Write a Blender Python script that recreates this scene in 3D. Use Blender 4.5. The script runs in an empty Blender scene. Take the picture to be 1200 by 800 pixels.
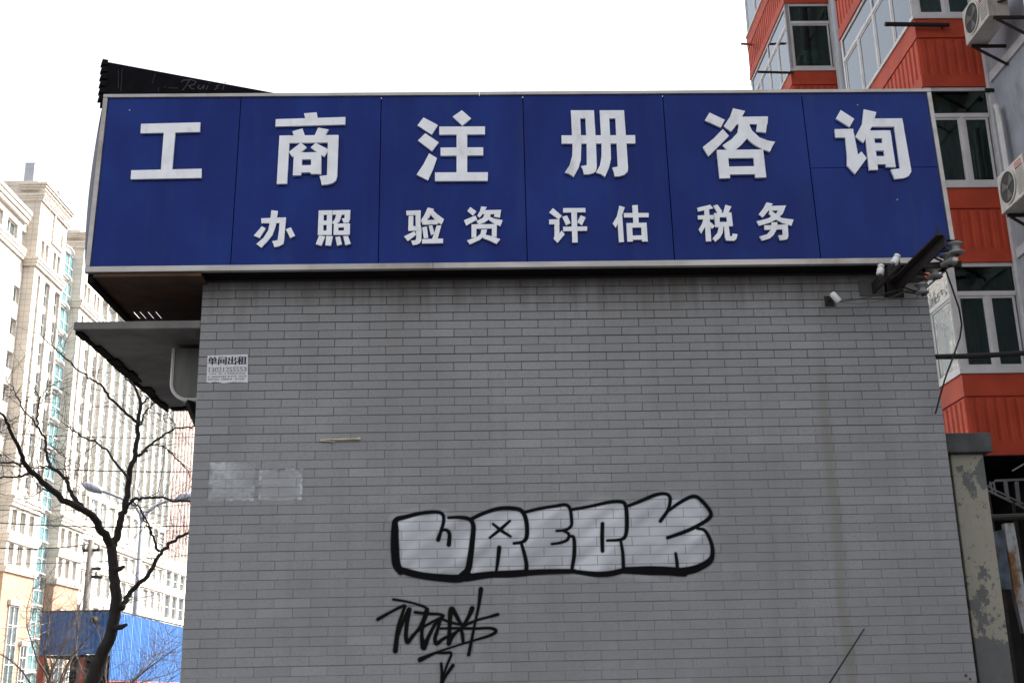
import bpy, bmesh, math, random
import numpy as np
from mathutils import Vector, Matrix

random.seed(7); rng = np.random.default_rng(7)
scene = bpy.context.scene
COL = scene.collection

# ------------------------------------------------------------------ camera
FPX = 1367.44                                   # focal length in photo pixels (1200 px wide)
PITCH, YAW, ROLL = 0.288229, 0.028707, -0.02096
EYE = np.array([0.0, 0.0, 1.6])
_F = np.array([math.sin(YAW)*math.cos(PITCH), math.cos(YAW)*math.cos(PITCH), math.sin(PITCH)])
_R = np.array([math.cos(YAW), -math.sin(YAW), 0.0]); _U = np.cross(_R, _F)
_c, _s = math.cos(ROLL), math.sin(ROLL)
_R, _U = _c*_R+_s*_U, -_s*_R+_c*_U
cam = bpy.data.cameras.new('camera'); cam_o = bpy.data.objects.new('camera', cam); COL.objects.link(cam_o)
cam.sensor_width = 36.0; cam.lens = FPX/1200*36.0; cam.clip_start = 0.1; cam.clip_end = 3000
M = Matrix(((_R[0], _U[0], -_F[0], EYE[0]), (_R[1], _U[1], -_F[1], EYE[1]), (_R[2], _U[2], -_F[2], EYE[2]), (0, 0, 0, 1)))
cam_o.matrix_world = M
scene.camera = cam_o

# ------------------------------------------------------------------ sky, sun, exposure
SUN_AZ, SUN_EL = math.radians(70), math.radians(36)     # azimuth from +y towards +x
world = bpy.data.worlds.new('World'); scene.world = world; world.use_nodes = True
wn, wl = world.node_tree.nodes, world.node_tree.links
sky = wn.new('ShaderNodeTexSky'); sky.sky_type = 'NISHITA'; sky.sun_disc = False
sky.sun_elevation = SUN_EL; sky.sun_rotation = SUN_AZ
sky.air_density = 1.0; sky.dust_density = 6.0; sky.ozone_density = 1.0
hs = wn.new('ShaderNodeHueSaturation'); hs.inputs['Saturation'].default_value = 0.22
wl.new(sky.outputs[0], hs.inputs['Color'])
bg = wn['Background']; bg.inputs['Strength'].default_value = 0.15
wl.new(hs.outputs[0], bg.inputs['Color'])
sun = bpy.data.lights.new('sun', 'SUN'); sun.energy = 2.3; sun.angle = math.radians(0.6); sun.color = (1.0, 0.955, 0.89)
sun_o = bpy.data.objects.new('sun', sun); COL.objects.link(sun_o)
sd = Vector((math.sin(SUN_AZ)*math.cos(SUN_EL), math.cos(SUN_AZ)*math.cos(SUN_EL), math.sin(SUN_EL)))
sun_o.rotation_euler = sd.to_track_quat('Z', 'Y').to_euler(); sun_o.location = (40, 20, 60)
scene.view_settings.view_transform = 'Standard'; scene.view_settings.look = 'None'
scene.view_settings.gamma = 1.0; scene.view_settings.use_curve_mapping = False
scene.view_settings.exposure = 1.75

# ------------------------------------------------------------------ photo pixel -> place
def ray(x, y): return _F+_R*(x-600)/FPX-_U*(y-400)/FPX
def atY(x, y, Y): v = ray(x, y); return EYE+v*Y/v[1]
def atX(x, y, X): v = ray(x, y); return EYE+v*X/v[0]
def atZ(x, y, Z): v = ray(x, y); return EYE+v*(Z-1.6)/v[2]
def atPl(x, y, p0, n): v = ray(x, y); return EYE+v*(np.dot(np.asarray(p0)-EYE, n)/np.dot(v, n))

# ------------------------------------------------------------------ mesh helpers
class MB:
    def __init__(s): s.v = []; s.f = []
    def add(s, vs, fs):
        b = len(s.v); s.v += [tuple(map(float, p)) for p in vs]; s.f += [tuple(i+b for i in q) for q in fs]; return s
    def box(s, x0, x1, y0, y1, z0, z1):
        return s.add([(x0,y0,z0),(x1,y0,z0),(x1,y1,z0),(x0,y1,z0),(x0,y0,z1),(x1,y0,z1),(x1,y1,z1),(x0,y1,z1)],
                     [(0,3,2,1),(4,5,6,7),(0,1,5,4),(1,2,6,5),(2,3,7,6),(3,0,4,7)])
    def obox(s, c, ax, ay, az):      # centre, three half-axis vectors
        c, ax, ay, az = map(np.asarray, (c, ax, ay, az))
        vs = [c+i*ax+j*ay+k*az for k in (-1,1) for (i,j) in ((-1,-1),(1,-1),(1,1),(-1,1))]
        return s.add(vs, [(0,3,2,1),(4,5,6,7),(0,1,5,4),(1,2,6,5),(2,3,7,6),(3,0,4,7)])
    def bar(s, a, b, w, h=None, up=(0,0,1)):
        a, b = np.asarray(a, float), np.asarray(b, float); h = h or w
        d = b-a; L = np.linalg.norm(d); d = d/L; up = np.asarray(up, float)
        if abs(np.dot(d, up)) > .98: up = np.array([1., 0, 0])
        r = np.cross(d, up); r /= np.linalg.norm(r); u = np.cross(r, d)
        return s.obox((a+b)/2, r*w/2, d*L/2, u*h/2)
    def prism(s, front, depth):      # planar polygon (list of 3-vectors) pushed along depth vector
        n = len(front); d = np.asarray(depth)
        vs = [np.asarray(p) for p in front]+[np.asarray(p)+d for p in front]
        return s.add(vs, [tuple(range(n)), tuple(range(2*n-1, n-1, -1))]+[(i, i+n, (i+1) % n+n, (i+1) % n) for i in range(n)])
    def tube(s, pts, rad, n=8, cap=True):
        pts = [np.asarray(p, float) for p in pts]
        if np.isscalar(rad): rad = [rad]*len(pts)
        b = len(s.v); prev = None
        for i, p in enumerate(pts):
            t = pts[min(i+1, len(pts)-1)]-pts[max(i-1, 0)]; t = t/(np.linalg.norm(t)+1e-9)
            if prev is None:
                a = np.array([0, 0, 1.]) if abs(t[2]) < .9 else np.array([1., 0, 0])
                u = np.cross(t, a)
            else: u = prev-t*np.dot(prev, t)
            u /= np.linalg.norm(u)+1e-9; w = np.cross(t, u); prev = u
            for k in range(n):
                a = 2*math.pi*k/n; s.v.append(tuple(p+rad[i]*(math.cos(a)*u+math.sin(a)*w)))
        for i in range(len(pts)-1):
            for k in range(n):
                k2 = (k+1) % n; s.f.append((b+i*n+k, b+i*n+k2, b+(i+1)*n+k2, b+(i+1)*n+k))
        if cap:
            s.f.append(tuple(b+k for k in range(n-1, -1, -1))); s.f.append(tuple(b+(len(pts)-1)*n+k for k in range(n)))
        return s
    def lathe(s, c, axis, prof, n=20):   # prof: (distance along axis, radius)
        axis = np.asarray(axis, float); axis /= np.linalg.norm(axis); c = np.asarray(c, float)
        a = np.array([0, 0, 1.]) if abs(axis[2]) < .9 else np.array([1., 0, 0])
        u = np.cross(axis, a); u /= np.linalg.norm(u); w = np.cross(axis, u); b = len(s.v)
        for (h, r) in prof:
            for k in range(n):
                t = 2*math.pi*k/n; s.v.append(tuple(c+axis*h+r*(math.cos(t)*u+math.sin(t)*w)))
        for i in range(len(prof)-1):
            for k in range(n):
                k2 = (k+1) % n; s.f.append((b+i*n+k, b+i*n+k2, b+(i+1)*n+k2, b+(i+1)*n+k))
        s.f.append(tuple(b+k for k in range(n-1, -1, -1))); s.f.append(tuple(b+(len(prof)-1)*n+k for k in range(n)))
        return s
    def mesh(s, name, mat, smooth=False, fix=True):
        me = bpy.data.meshes.new(name); me.from_pydata(s.v, [], s.f)
        if mat: me.materials.append(mat)
        if fix:
            bm = bmesh.new(); bm.from_mesh(me); bmesh.ops.recalc_face_normals(bm, faces=bm.faces); bm.to_mesh(me); bm.free()
        if smooth: me.polygons.foreach_set('use_smooth', [True]*len(me.polygons))
        me.update(); return me
    def build(s, name, mat, parent=None, smooth=False, bevel=0, fix=True):
        o = bpy.data.objects.new(name, s.mesh(name, mat, smooth, fix)); COL.objects.link(o)
        if parent: o.parent = parent; o.matrix_parent_inverse = PW(parent).inverted()
        if bevel:
            m = o.modifiers.new('bevel', 'BEVEL'); m.width = bevel; m.segments = 2; m.limit_method = 'ANGLE'
        return o
def PW(o):
    m = Matrix.Translation(o.location) @ o.rotation_euler.to_matrix().to_4x4()
    return m if not o.parent else PW(o.parent) @ o.matrix_parent_inverse @ m
def empty(name, loc, label, cat, group=None):
    o = bpy.data.objects.new(name, None); COL.objects.link(o); o.location = loc; o.empty_display_size = .3
    return tag(o, label, cat, group)
def tag(o, label, cat, group=None):
    o['label'] = label; o['category'] = cat
    if group: o['group'] = group
    return o
def kind(o, k): o['kind'] = k; return o

# ------------------------------------------------------------------ materials
def nt(name):
    m = bpy.data.materials.new(name); m.use_nodes = True; t = m.node_tree
    return m, t.nodes, t.links, t.nodes['Principled BSDF']
def mth(n, l, op, a, b=None, c=None):
    x = n.new('ShaderNodeMath'); x.operation = op
    for i, q in enumerate((a, b, c)):
        if q is None: continue
        if isinstance(q, (int, float)): x.inputs[i].default_value = q
        else: l.new(q, x.inputs[i])
    return x.outputs[0]
def mixc(n, l, fac, a, b, mode='MIX'):
    x = n.new('ShaderNodeMix'); x.data_type = 'RGBA'; x.blend_type = mode
    for s, q in ((x.inputs[0], fac), (x.inputs[6], a), (x.inputs[7], b)):
        if isinstance(q, (int, float)): s.default_value = q
        elif isinstance(q, tuple): s.default_value = q if len(q) == 4 else q+(1,)
        else: l.new(q, s)
    return x.outputs[2]
def noise(n, l, vec, scale, detail=4, rough=.55):
    x = n.new('ShaderNodeTexNoise'); x.inputs['Scale'].default_value = scale; x.inputs['Detail'].default_value = detail; x.inputs['Roughness'].default_value = rough
    if vec is not None: l.new(vec, x.inputs['Vector'])
    return x.outputs['Fac']
def ramp(n, l, fac, a, b):
    x = n.new('ShaderNodeMapRange'); x.inputs[1].default_value = a; x.inputs[2].default_value = b; x.interpolation_type = 'SMOOTHSTEP'
    l.new(fac, x.inputs[0]); return x.outputs[0]
def pos(n, l, scale=None):
    g = n.new('ShaderNodeNewGeometry').outputs['Position']
    if scale:
        m = n.new('ShaderNodeVectorMath'); m.operation = 'MULTIPLY'; l.new(g, m.inputs[0]); m.inputs[1].default_value = scale; return m.outputs[0]
    return g
def bump(n, l, h, strength, dist, bs):
    b = n.new('ShaderNodeBump'); b.inputs['Strength'].default_value = strength; b.inputs['Distance'].default_value = dist
    l.new(h, b.inputs['Height']); l.new(b.outputs[0], bs.inputs['Normal'])
def mat(name, col, rough=.6, metal=0, spec=.4, var=.12, scale=6, col2=None, bstr=.0, bscale=40, stretch=None, dirt=None, dirt_lo=.55, dirt_hi=.75):
    m, n, l, b = nt(name)
    p = pos(n, l, stretch)
    f = noise(n, l, p, scale)
    c2 = col2 or tuple(max(0, x*(1-var)) for x in col)
    c1 = tuple(min(1, x*(1+var)) for x in col) if not col2 else col
    cc = mixc(n, l, ramp(n, l, f, .3, .7), c1, c2)
    if dirt:
        f2 = noise(n, l, pos(n, l, (1, 1, .45)), scale*.6, 6, .65)
        cc = mixc(n, l, ramp(n, l, f2, dirt_lo, dirt_hi), cc, dirt)
    l.new(cc, b.inputs['Base Color']); b.inputs['Roughness'].default_value = rough
    b.inputs['Metallic'].default_value = metal; b.inputs['Specular IOR Level'].default_value = spec
    if bstr: bump(n, l, noise(n, l, pos(n, l), bscale, 3), bstr, .01, b)
    return m

D = 8.0852; T = 0.244; H = 0.06304; XJ = -1.7748; ZC = 4.4139      # tiled wall: plane, tile pitch, first joint, first course line
WX0, WX1 = -2.012, 3.307

def tile_material():
    m, n, l, b = nt('grey_tile')
    P = pos(n, l); sp = n.new('ShaderNodeSeparateXYZ'); l.new(P, sp.inputs[0]); X, Z = sp.outputs[0], sp.outputs[2]
    row = mth(n, l, 'FLOOR', mth(n, l, 'DIVIDE', mth(n, l, 'SUBTRACT', ZC, Z), H))
    half = mth(n, l, 'MULTIPLY', mth(n, l, 'PINGPONG', row, 1), .5)
    colm = mth(n, l, 'FLOOR', mth(n, l, 'ADD', mth(n, l, 'DIVIDE', mth(n, l, 'SUBTRACT', X, XJ), T), half))
    cv = n.new('ShaderNodeCombineXYZ'); l.new(colm, cv.inputs[0]); l.new(row, cv.inputs[1])
    wnz = n.new('ShaderNodeTexWhiteNoise'); wnz.noise_dimensions = '2D'; l.new(cv.outputs[0], wnz.inputs[0])
    base = mixc(n, l, wnz.outputs[0], (.240, .239, .244), (.276, .274, .278))
    big = noise(n, l, pos(n, l, (.7, .7, .5)), 2.2, 5, .6)
    base = mixc(n, l, ramp(n, l, big, .35, .7), base, (.222, .219, .220))
    fine = noise(n, l, pos(n, l, (60, 60, 60)), 1.0, 3, .6)
    base = mixc(n, l, ramp(n, l, fine, .45, .8), base, (.198, .194, .193))
    vs_ = noise(n, l, pos(n, l, (3.2, 3.2, .16)), 1.7, 5, .62)
    base = mixc(n, l, mth(n, l, 'MULTIPLY', ramp(n, l, vs_, .48, .72), .30), base, (.165, .157, .148))
    odd = mth(n, l, 'GREATER_THAN', wnz.outputs[0], .965)
    base = mixc(n, l, mth(n, l, 'MULTIPLY', odd, .22), base, (.33, .325, .32))
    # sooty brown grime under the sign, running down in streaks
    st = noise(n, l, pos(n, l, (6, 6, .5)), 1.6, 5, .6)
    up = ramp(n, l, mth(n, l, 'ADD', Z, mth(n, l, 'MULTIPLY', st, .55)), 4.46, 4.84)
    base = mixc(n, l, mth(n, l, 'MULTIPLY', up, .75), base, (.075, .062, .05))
    # one pale yellow water run
    wob = noise(n, l, pos(n, l, (.1, .1, 1.5)), 1.5, 3)
    dx = mth(n, l, 'ABSOLUTE', mth(n, l, 'SUBTRACT', mth(n, l, 'ADD', X, mth(n, l, 'MULTIPLY', wob, .08)), 2.50))
    run = mth(n, l, 'SUBTRACT', 1, ramp(n, l, dx, .012, .06))
    base = mixc(n, l, mth(n, l, 'MULTIPLY', mth(n, l, 'MULTIPLY', run, mth(n, l, 'SUBTRACT', 1, ramp(n, l, Z, 3.3, 4.2))), .4), base, (.155, .145, .105))
    l.new(base, b.inputs['Base Color']); b.inputs['Roughness'].default_value = .55; b.inputs['Specular IOR Level'].default_value = .3
    bump(n, l, fine, .12, .002, b)
    return m
TILE = tile_material()
def mortar_material():
    m, n, l, b = nt('mortar')
    sp = n.new('ShaderNodeSeparateXYZ'); l.new(pos(n, l), sp.inputs[0])
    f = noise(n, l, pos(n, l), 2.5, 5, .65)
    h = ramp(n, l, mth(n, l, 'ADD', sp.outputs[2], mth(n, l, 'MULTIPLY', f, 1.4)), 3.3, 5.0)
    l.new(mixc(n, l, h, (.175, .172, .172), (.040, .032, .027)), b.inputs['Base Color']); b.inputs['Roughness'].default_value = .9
    return m
MORTAR = mortar_material()
CONCRETE = mat('concrete', (.20, .19, .175), .9, col2=(.12, .115, .11), scale=3, bstr=.5, bscale=14, dirt=(.05, .045, .04))
def sign_material():
    m, n, l, b = nt('sign_blue')
    f = noise(n, l, pos(n, l, (1, 1, .5)), 2.2, 5, .6)
    c = mixc(n, l, ramp(n, l, f, .35, .70), (.0006, .0125, .132), (.0035, .0245, .178))
    st = noise(n, l, pos(n, l, (14, 14, .6)), 1.0, 4, .6)
    c = mixc(n, l, mth(n, l, 'MULTIPLY', ramp(n, l, st, .5, .8), .55), c, (.014, .034, .135))
    l.new(c, b.inputs['Base Color'])
    r = noise(n, l, pos(n, l), 3, 4); mr = n.new('ShaderNodeMapRange'); mr.inputs[3].default_value = .26; mr.inputs[4].default_value = .42
    l.new(r, mr.inputs[0]); l.new(mr.outputs[0], b.inputs['Roughness']); b.inputs['Specular IOR Level'].default_value = .16
    bump(n, l, noise(n, l, pos(n, l), 1.8, 2), .22, .05, b)
    return m
BLUE = sign_material()
WHITE = mat('letter_white', (.79, .79, .81), .5, var=.05, scale=8, dirt=(.50, .48, .46), dirt_lo=.5, dirt_hi=.8)
ALU = mat('aluminium', (.40, .375, .35), .45, metal=.45, var=.14, scale=3, stretch=(1, 4, 4), dirt=(.20, .165, .13), dirt_lo=.5, dirt_hi=.8)
BLACK = mat('matt_black', (.008, .007, .007), .9, spec=.1, var=.3)
RUST = mat('rusted_iron', (.035, .026, .022), .85, col2=(.018, .015, .014), scale=30, bstr=.4, bscale=90)
BROWN = mat('soffit_board', (.075, .036, .020), .8, var=.3, scale=5)
PORC = mat('porcelain', (.30, .30, .28), .35, spec=.6, col2=(.14, .14, .13), scale=18)
PORCW = mat('porcelain_white', (.72, .72, .70), .3, spec=.6, var=.08, scale=20)
CABLE = mat('cable_black', (.012, .012, .013), .6)
CABLEG = mat('cable_green', (.04, .07, .05), .6)
PAPER = mat('paper', (.60, .59, .60), .9, var=.07, scale=25)
INK = mat('ink', (.03, .025, .05), .8)
INKG = mat('ink_faded', (.16, .15, .17), .9, col2=(.34, .33, .34), scale=60)
BANNER = mat('black_sheet', (.006, .006, .008), .85, spec=.08, var=.3, scale=9, dirt=(.014, .014, .016), dirt_lo=.6, dirt_hi=.8)
CHALK = mat('chalk_grey', (.075, .075, .085), .9, spec=.1)
ORANGE = mat('orange_paint', (.47, .064, .030), .6, spec=.22, var=.12, scale=2.5, dirt=(.32, .055, .030), dirt_lo=.52, dirt_hi=.8, bstr=.15, bscale=25)
PVC = mat('white_frame', (.62, .60, .585), .5, var=.07, scale=4, dirt=(.42, .39, .36), dirt_lo=.55, dirt_hi=.85)
PLASTER = mat('grey_plaster', (.34, .35, .385), .85, var=.09, scale=3, dirt=(.22, .22, .235), bstr=.25, bscale=20)
LIGHTTRIM = mat('white_trim', (.55, .54, .54), .8, var=.1, scale=4, dirt=(.33, .31, .30))
SHADEIN = mat('interior_shade', (.012, .011, .010), .9, var=.4, scale=2)  # near-black colour stands in for deep shade in open interiors
ROOM = mat('room_wall', (.22, .20, .17), .9, var=.15, scale=1.5)
def glass(name, tint, rough=.03, refl=(1, 1, 1), ior=1.6):
    m = bpy.data.materials.new(name); m.use_nodes = True; t = m.node_tree; n, l = t.nodes, t.links
    n.remove(n['Principled BSDF'])
    tr = n.new('ShaderNodeBsdfTransparent'); tr.inputs[0].default_value = tint+(1,)
    gl = n.new('ShaderNodeBsdfGlossy'); gl.inputs['Roughness'].default_value = rough; gl.inputs[0].default_value = refl+(1,)
    fr = n.new('ShaderNodeFresnel'); fr.inputs[0].default_value = ior
    bn = n.new('ShaderNodeBump'); bn.inputs['Strength'].default_value = .12; bn.inputs['Distance'].default_value = .02
    l.new(noise(n, l, pos(n, l), 3.5, 2), bn.inputs['Height']); l.new(bn.outputs[0], gl.inputs['Normal'])
    mx = n.new('ShaderNodeMixShader'); l.new(fr.outputs[0], mx.inputs[0]); l.new(tr.outputs[0], mx.inputs[1]); l.new(gl.outputs[0], mx.inputs[2])
    l.new(mx.outputs[0], n['Material Output'].inputs[0]); return m
GLASS = glass('window_glass', (.40, .50, .47), .03, (.85, 1, .95), ior=1.55)
SGLASS = glass('mirror_glass', (.30, .36, .40), .03, (.86, .93, 1), ior=2.6)
def far_glass(name, c, rough):
    m, n, l, b = nt(name)
    f = noise(n, l, pos(n, l), .6, 3)
    l.new(mixc(n, l, f, c, tuple(x*.5 for x in c)), b.inputs['Base Color']); b.inputs['Roughness'].default_value = rough; b.inputs['Specular IOR Level'].default_value = 1.0
    b.inputs['IOR'].default_value = 1.7
    return m
FGLASS = far_glass('far_glass', (.075, .105, .11), .12)
CGLASS = far_glass('curtain_glass', (.42, .50, .52), .2)
TGLASS = far_glass('teal_glass', (.13, .27, .29), .15)
def stone(name, c, c2, joint, bw=1.3, bh=.65):
    m, n, l, b = nt(name)
    sp = n.new('ShaderNodeSeparateXYZ'); l.new(pos(n, l), sp.inputs[0])
    cv = n.new('ShaderNodeCombineXYZ'); l.new(mth(n, l, 'ADD', sp.outputs[0], sp.outputs[1]), cv.inputs[0]); l.new(sp.outputs[2], cv.inputs[1])
    br = n.new('ShaderNodeTexBrick'); l.new(cv.outputs[0], br.inputs['Vector']); br.offset = 0
    br.inputs['Color1'].default_value = c+(1,); br.inputs['Color2'].default_value = c2+(1,); br.inputs['Mortar'].default_value = joint+(1,)
    br.inputs['Scale'].default_value = 1; br.inputs['Mortar Size'].default_value = .03; br.inputs['Brick Width'].default_value = bw; br.inputs['Row Height'].default_value = bh
    f = noise(n, l, pos(n, l), .25, 5, .65)
    l.new(mixc(n, l, mth(n, l, 'MULTIPLY', ramp(n, l, f, .4, .75), .35), br.outputs[0], joint), b.inputs['Base Color']); b.inputs['Roughness'].default_value = .75
    return m
STONE = stone('cream_stone', (.57, .525, .465), (.52, .475, .42), (.34, .295, .25))
BRICKY = stone('brown_stone', (.36, .225, .145), (.32, .195, .125), (.25, .16, .105), 1.2, .6)
WHITESTONE = mat('pale_panel', (.66, .63, .60), .7, var=.06, scale=.4)
REDP = mat('red_panel', (.40, .11, .075), .6, var=.1, scale=.4)
BARK = mat('bark', (.028, .022, .018), .95, col2=(.013, .011, .010), scale=14, stretch=(1, 1, .25), bstr=.8, bscale=25)
BARKG = mat('bark_grey', (.11, .09, .075), .95, col2=(.06, .05, .042), scale=10)
LAMP = mat('lamp_grey', (.36, .37, .41), .45, metal=.3, var=.08)
POLEC = mat('pole_concrete', (.19, .175, .155), .85, var=.15, scale=2)
def hoard_material():
    m, n, l, b = nt('hoarding_blue')
    f = noise(n, l, pos(n, l, (1, 1, .3)), 1.6, 5, .65)
    c = mixc(n, l, ramp(n, l, f, .35, .7), (.038, .125, .33), (.055, .165, .40))
    st = noise(n, l, pos(n, l, (5, 5, .25)), 1.3, 4, .6)
    c = mixc(n, l, mth(n, l, 'MULTIPLY', ramp(n, l, st, .55, .75), .3), c, (.14, .22, .45))
    l.new(c, b.inputs['Base Color']); b.inputs['Roughness'].default_value = .45; b.inputs['Specular IOR Level'].default_value = .3
    return m
HOARD = hoard_material()
REDPOST = mat('red_post', (.42, .06, .03), .6)
def peeling_material():
    m, n, l, b = nt('peeling_paint')
    sp = n.new('ShaderNodeSeparateXYZ'); l.new(pos(n, l), sp.inputs[0])
    paint = mixc(n, l, noise(n, l, pos(n, l), 5, 4), (.34, .315, .255), (.27, .25, .20))
    cem = mixc(n, l, noise(n, l, pos(n, l), 18, 4), (.10, .10, .098), (.15, .148, .14))
    big = noise(n, l, pos(n, l, (1, 1, .8)), 3.6, 8, .68)
    low = ramp(n, l, sp.outputs[2], 1.95, 1.70)
    k = ramp(n, l, mth(n, l, 'ADD', big, mth(n, l, 'MULTIPLY', low, .22)), .545, .565)
    c = mixc(n, l, k, paint, cem)
    dots = ramp(n, l, noise(n, l, pos(n, l), 32, 5, .7), .60, .66)
    c = mixc(n, l, mth(n, l, 'MULTIPLY', dots, .7), c, (.09, .085, .075))
    l.new(c, b.inputs['Base Color']); b.inputs['Roughness'].default_value = .9
    bump(n, l, k, -.5, .006, b); return m
PEEL = peeling_material()
CAPC = mat('dark_cement', (.075, .075, .073), .9, var=.2, scale=8, bstr=.4, bscale=40)
def rustpaint_material():
    m, n, l, b = nt('rusty_white_paint')
    f = noise(n, l, pos(n, l, (1, 1, .5)), 5, 6, .7)
    c = mixc(n, l, ramp(n, l, f, .45, .6), (.40, .42, .42), (.20, .09, .03))
    c = mixc(n, l, ramp(n, l, f, .6, .72), c, (.04, .025, .018))
    l.new(c, b.inputs['Base Color']); b.inputs['Roughness'].default_value = .8; return m
RUSTW = rustpaint_material()
ACW = mat('ac_casing', (.50, .47, .43), .5, var=.08, scale=5, dirt=(.30, .26, .22), dirt_lo=.5, dirt_hi=.8)
ACD = mat('ac_dark', (.03, .028, .027), .7)
RED = mat('red_mark', (.5, .03, .03), .5)
STEEL = mat('grey_rail', (.20, .20, .205), .5, metal=.3)
ASPHALT = mat('asphalt', (.05, .05, .052), .9, var=.2, scale=3, bstr=.3, bscale=60)
PAVE = mat('pavement_grey', (.22, .21, .20), .9, var=.12, scale=2)
STRAW = mat('straw_stick', (.52, .45, .30), .8, var=.2, scale=20)
CURTAIN = mat('brown_curtain', (.17, .10, .05), .9, var=.3, scale=4, stretch=(6, 6, .5))
MINT = mat('mint_box', (.72, .80, .70), .6)

# ------------------------------------------------------------------ ground
g = MB().box(-400, 400, -60, 700, -.4, 0).build('ground', ASPHALT); kind(g, 'structure')
pv = MB().box(-7.5, 6.0, 3.5, 30, .004, .13).build('pavement', PAVE); kind(pv, 'structure')

# ------------------------------------------------------------------ tiled building
kiosk = empty('tiled_building', (.65, 10, 0), 'low grey tiled building with a blue sign board and graffiti', 'building')
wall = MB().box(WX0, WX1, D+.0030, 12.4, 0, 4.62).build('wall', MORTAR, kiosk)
MB().box(WX0+.02, WX1-.02, D+.2, 12.3, 4.62, 4.74).build('roof', CONCRETE, kiosk)
def tile_geo(w, h, d=.0072, ch=.0016):
    v = [(0,d,0),(w,d,0),(w,d,h),(0,d,h), (0,ch,0),(w,ch,0),(w,ch,h),(0,ch,h), (ch,0,ch),(w-ch,0,ch),(w-ch,0,h-ch),(ch,0,h-ch)]
    f = [(8,9,10,11)]+[(a, (a-4+1) % 4+4, (a-4+1) % 4+8, a+4) for a in (4,5,6,7)]+[(a, (a+1) % 4, (a+1) % 4+4, a+4) for a in range(4)]
    return v, f
tiles = []
for r in range(-1, 70):
    z1 = ZC-r*H; z0 = z1-H
    if z0 < 0.01: break
    off = XJ-(T/2 if r % 2 else 0)
    cs = [off+c*T for c in range(-3, 26)]
    edges = [WX0]+[x for x in cs if WX0+.03 < x < WX1-.03]+[WX1]
    dr = random.gauss(0, .0013)
    jit = [0]+[random.gauss(0, .0025) for _ in edges[1:-1]]+[0]
    low = min(1, max(0, (3.9-z1)/1.6))
    for i in range(len(edges)-1):
        gx = .0040-.0014*low; gz = .0050-.0012*low
        xa = edges[i]+jit[i]+(gx/2 if i else 0); xb = edges[i+1]+jit[i+1]-(gx/2 if i+1 < len(edges)-1 else 0)
        tiles.append((r, xa, xb-xa, z0+gz/2+dr, H-gz, random.gauss(0, .0007), random.gauss(0, .0025)))
vis = [t for t in tiles if t[0] <= 43]
near = sorted(vis, key=lambda t: (-t[0], -t[2]))[:300]; nearset = set(id(t) for t in near)
tcache = {}
for t in near:
    r, x, w, z, h, dy, rz = t
    key = (round(w, 3), round(h, 4))
    if key not in tcache:
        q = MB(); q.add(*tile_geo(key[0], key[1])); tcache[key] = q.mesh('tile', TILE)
    o = bpy.data.objects.new('tile', tcache[key]); COL.objects.link(o); o.parent = wall
    o.location = (x, D+dy, z); o.rotation_euler = (random.gauss(0, .004), 0, rz)
q = MB()
for t in tiles:
    if id(t) in nearset: continue
    r, x, w, z, h, dy, rz = t
    v, f = tile_geo(w, h); q.add([(x+a, D+dy+b+(a-w/2)*rz, z+c) for a, b, c in v], f)
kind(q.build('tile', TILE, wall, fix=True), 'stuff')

# ---- graffiti and scraped patches: thin paint film with soft edges
def paint_material(name, rough):
    m, n, l, b = nt(name)
    a = n.new('ShaderNodeAttribute'); a.attribute_name = 'paint'
    l.new(a.outputs['Color'], b.inputs['Base Color']); l.new(a.outputs['Alpha'], b.inputs['Alpha']); b.inputs['Roughness'].default_value = rough
    b.inputs['Specular IOR Level'].default_value = .08
    return m
PAINT = paint_material('spray_paint', .75)
FILM_Y = D-.004
def vnoise(x, y, seed):
    rr = np.random.default_rng(seed).random((64, 64))
    xi, yi = np.floor(x).astype(int), np.floor(y).astype(int); fx, fy = x-xi, y-yi
    fx, fy = fx*fx*(3-2*fx), fy*fy*(3-2*fy)
    gg = lambda i, j: rr[i % 64, j % 64]
    return (gg(xi, yi)*(1-fx)+gg(xi+1, yi)*fx)*(1-fy)+(gg(xi, yi+1)*(1-fx)+gg(xi+1, yi+1)*fx)*fy
def film(name, x0, x1, z0, z1, step, fn, parent=None):
    nx, nz = int((x1-x0)/step), int((z1-z0)/step)
    gx, gz = np.meshgrid(np.linspace(x0, x1, nx+1), np.linspace(z0, z1, nz+1))
    col = fn(gx, gz)                                     # (..., 4)
    al = col[..., 3]; keep = (al[:-1, :-1]+al[1:, :-1]+al[:-1, 1:]+al[1:, 1:]) > .03
    idx = np.arange(gx.size).reshape(gx.shape)
    quads = np.stack([idx[:-1, :-1], idx[:-1, 1:], idx[1:, 1:], idx[1:, :-1]], -1)[keep]
    used, inv = np.unique(quads, return_inverse=True)
    vs = np.stack([gx.ravel()[used], np.full(used.size, FILM_Y), gz.ravel()[used]], -1)
    me = bpy.data.meshes.new(name); me.from_pydata(vs.tolist(), [], inv.reshape(-1, 4).tolist())
    at = me.color_attributes.new('paint', 'FLOAT_COLOR', 'POINT'); at.data.foreach_set('color', col.reshape(-1, 4)[used].astype(np.float32).ravel())
    me.materials.append(PAINT)
    o = bpy.data.objects.new(name, me); COL.objects.link(o)
    o.parent = parent
    return o
def joint_mask(x, z):
    r = np.floor((ZC-z)/H); dz = np.abs((ZC-z)/H-np.round((ZC-z)/H))*H
    u = (x-XJ)/T+np.where(r.astype(int) % 2 != 0, .5, 0); dx = np.abs(u-np.round(u))*T
    return np.clip(1-np.minimum(dz/.0045, dx/.0040), 0, 1)
def wallpts(pts, ox, oy, sc):
    return [tuple(atY(ox+a/sc, oy+b/sc, FILM_Y)[[0, 2]]) for a, b in pts]
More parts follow.
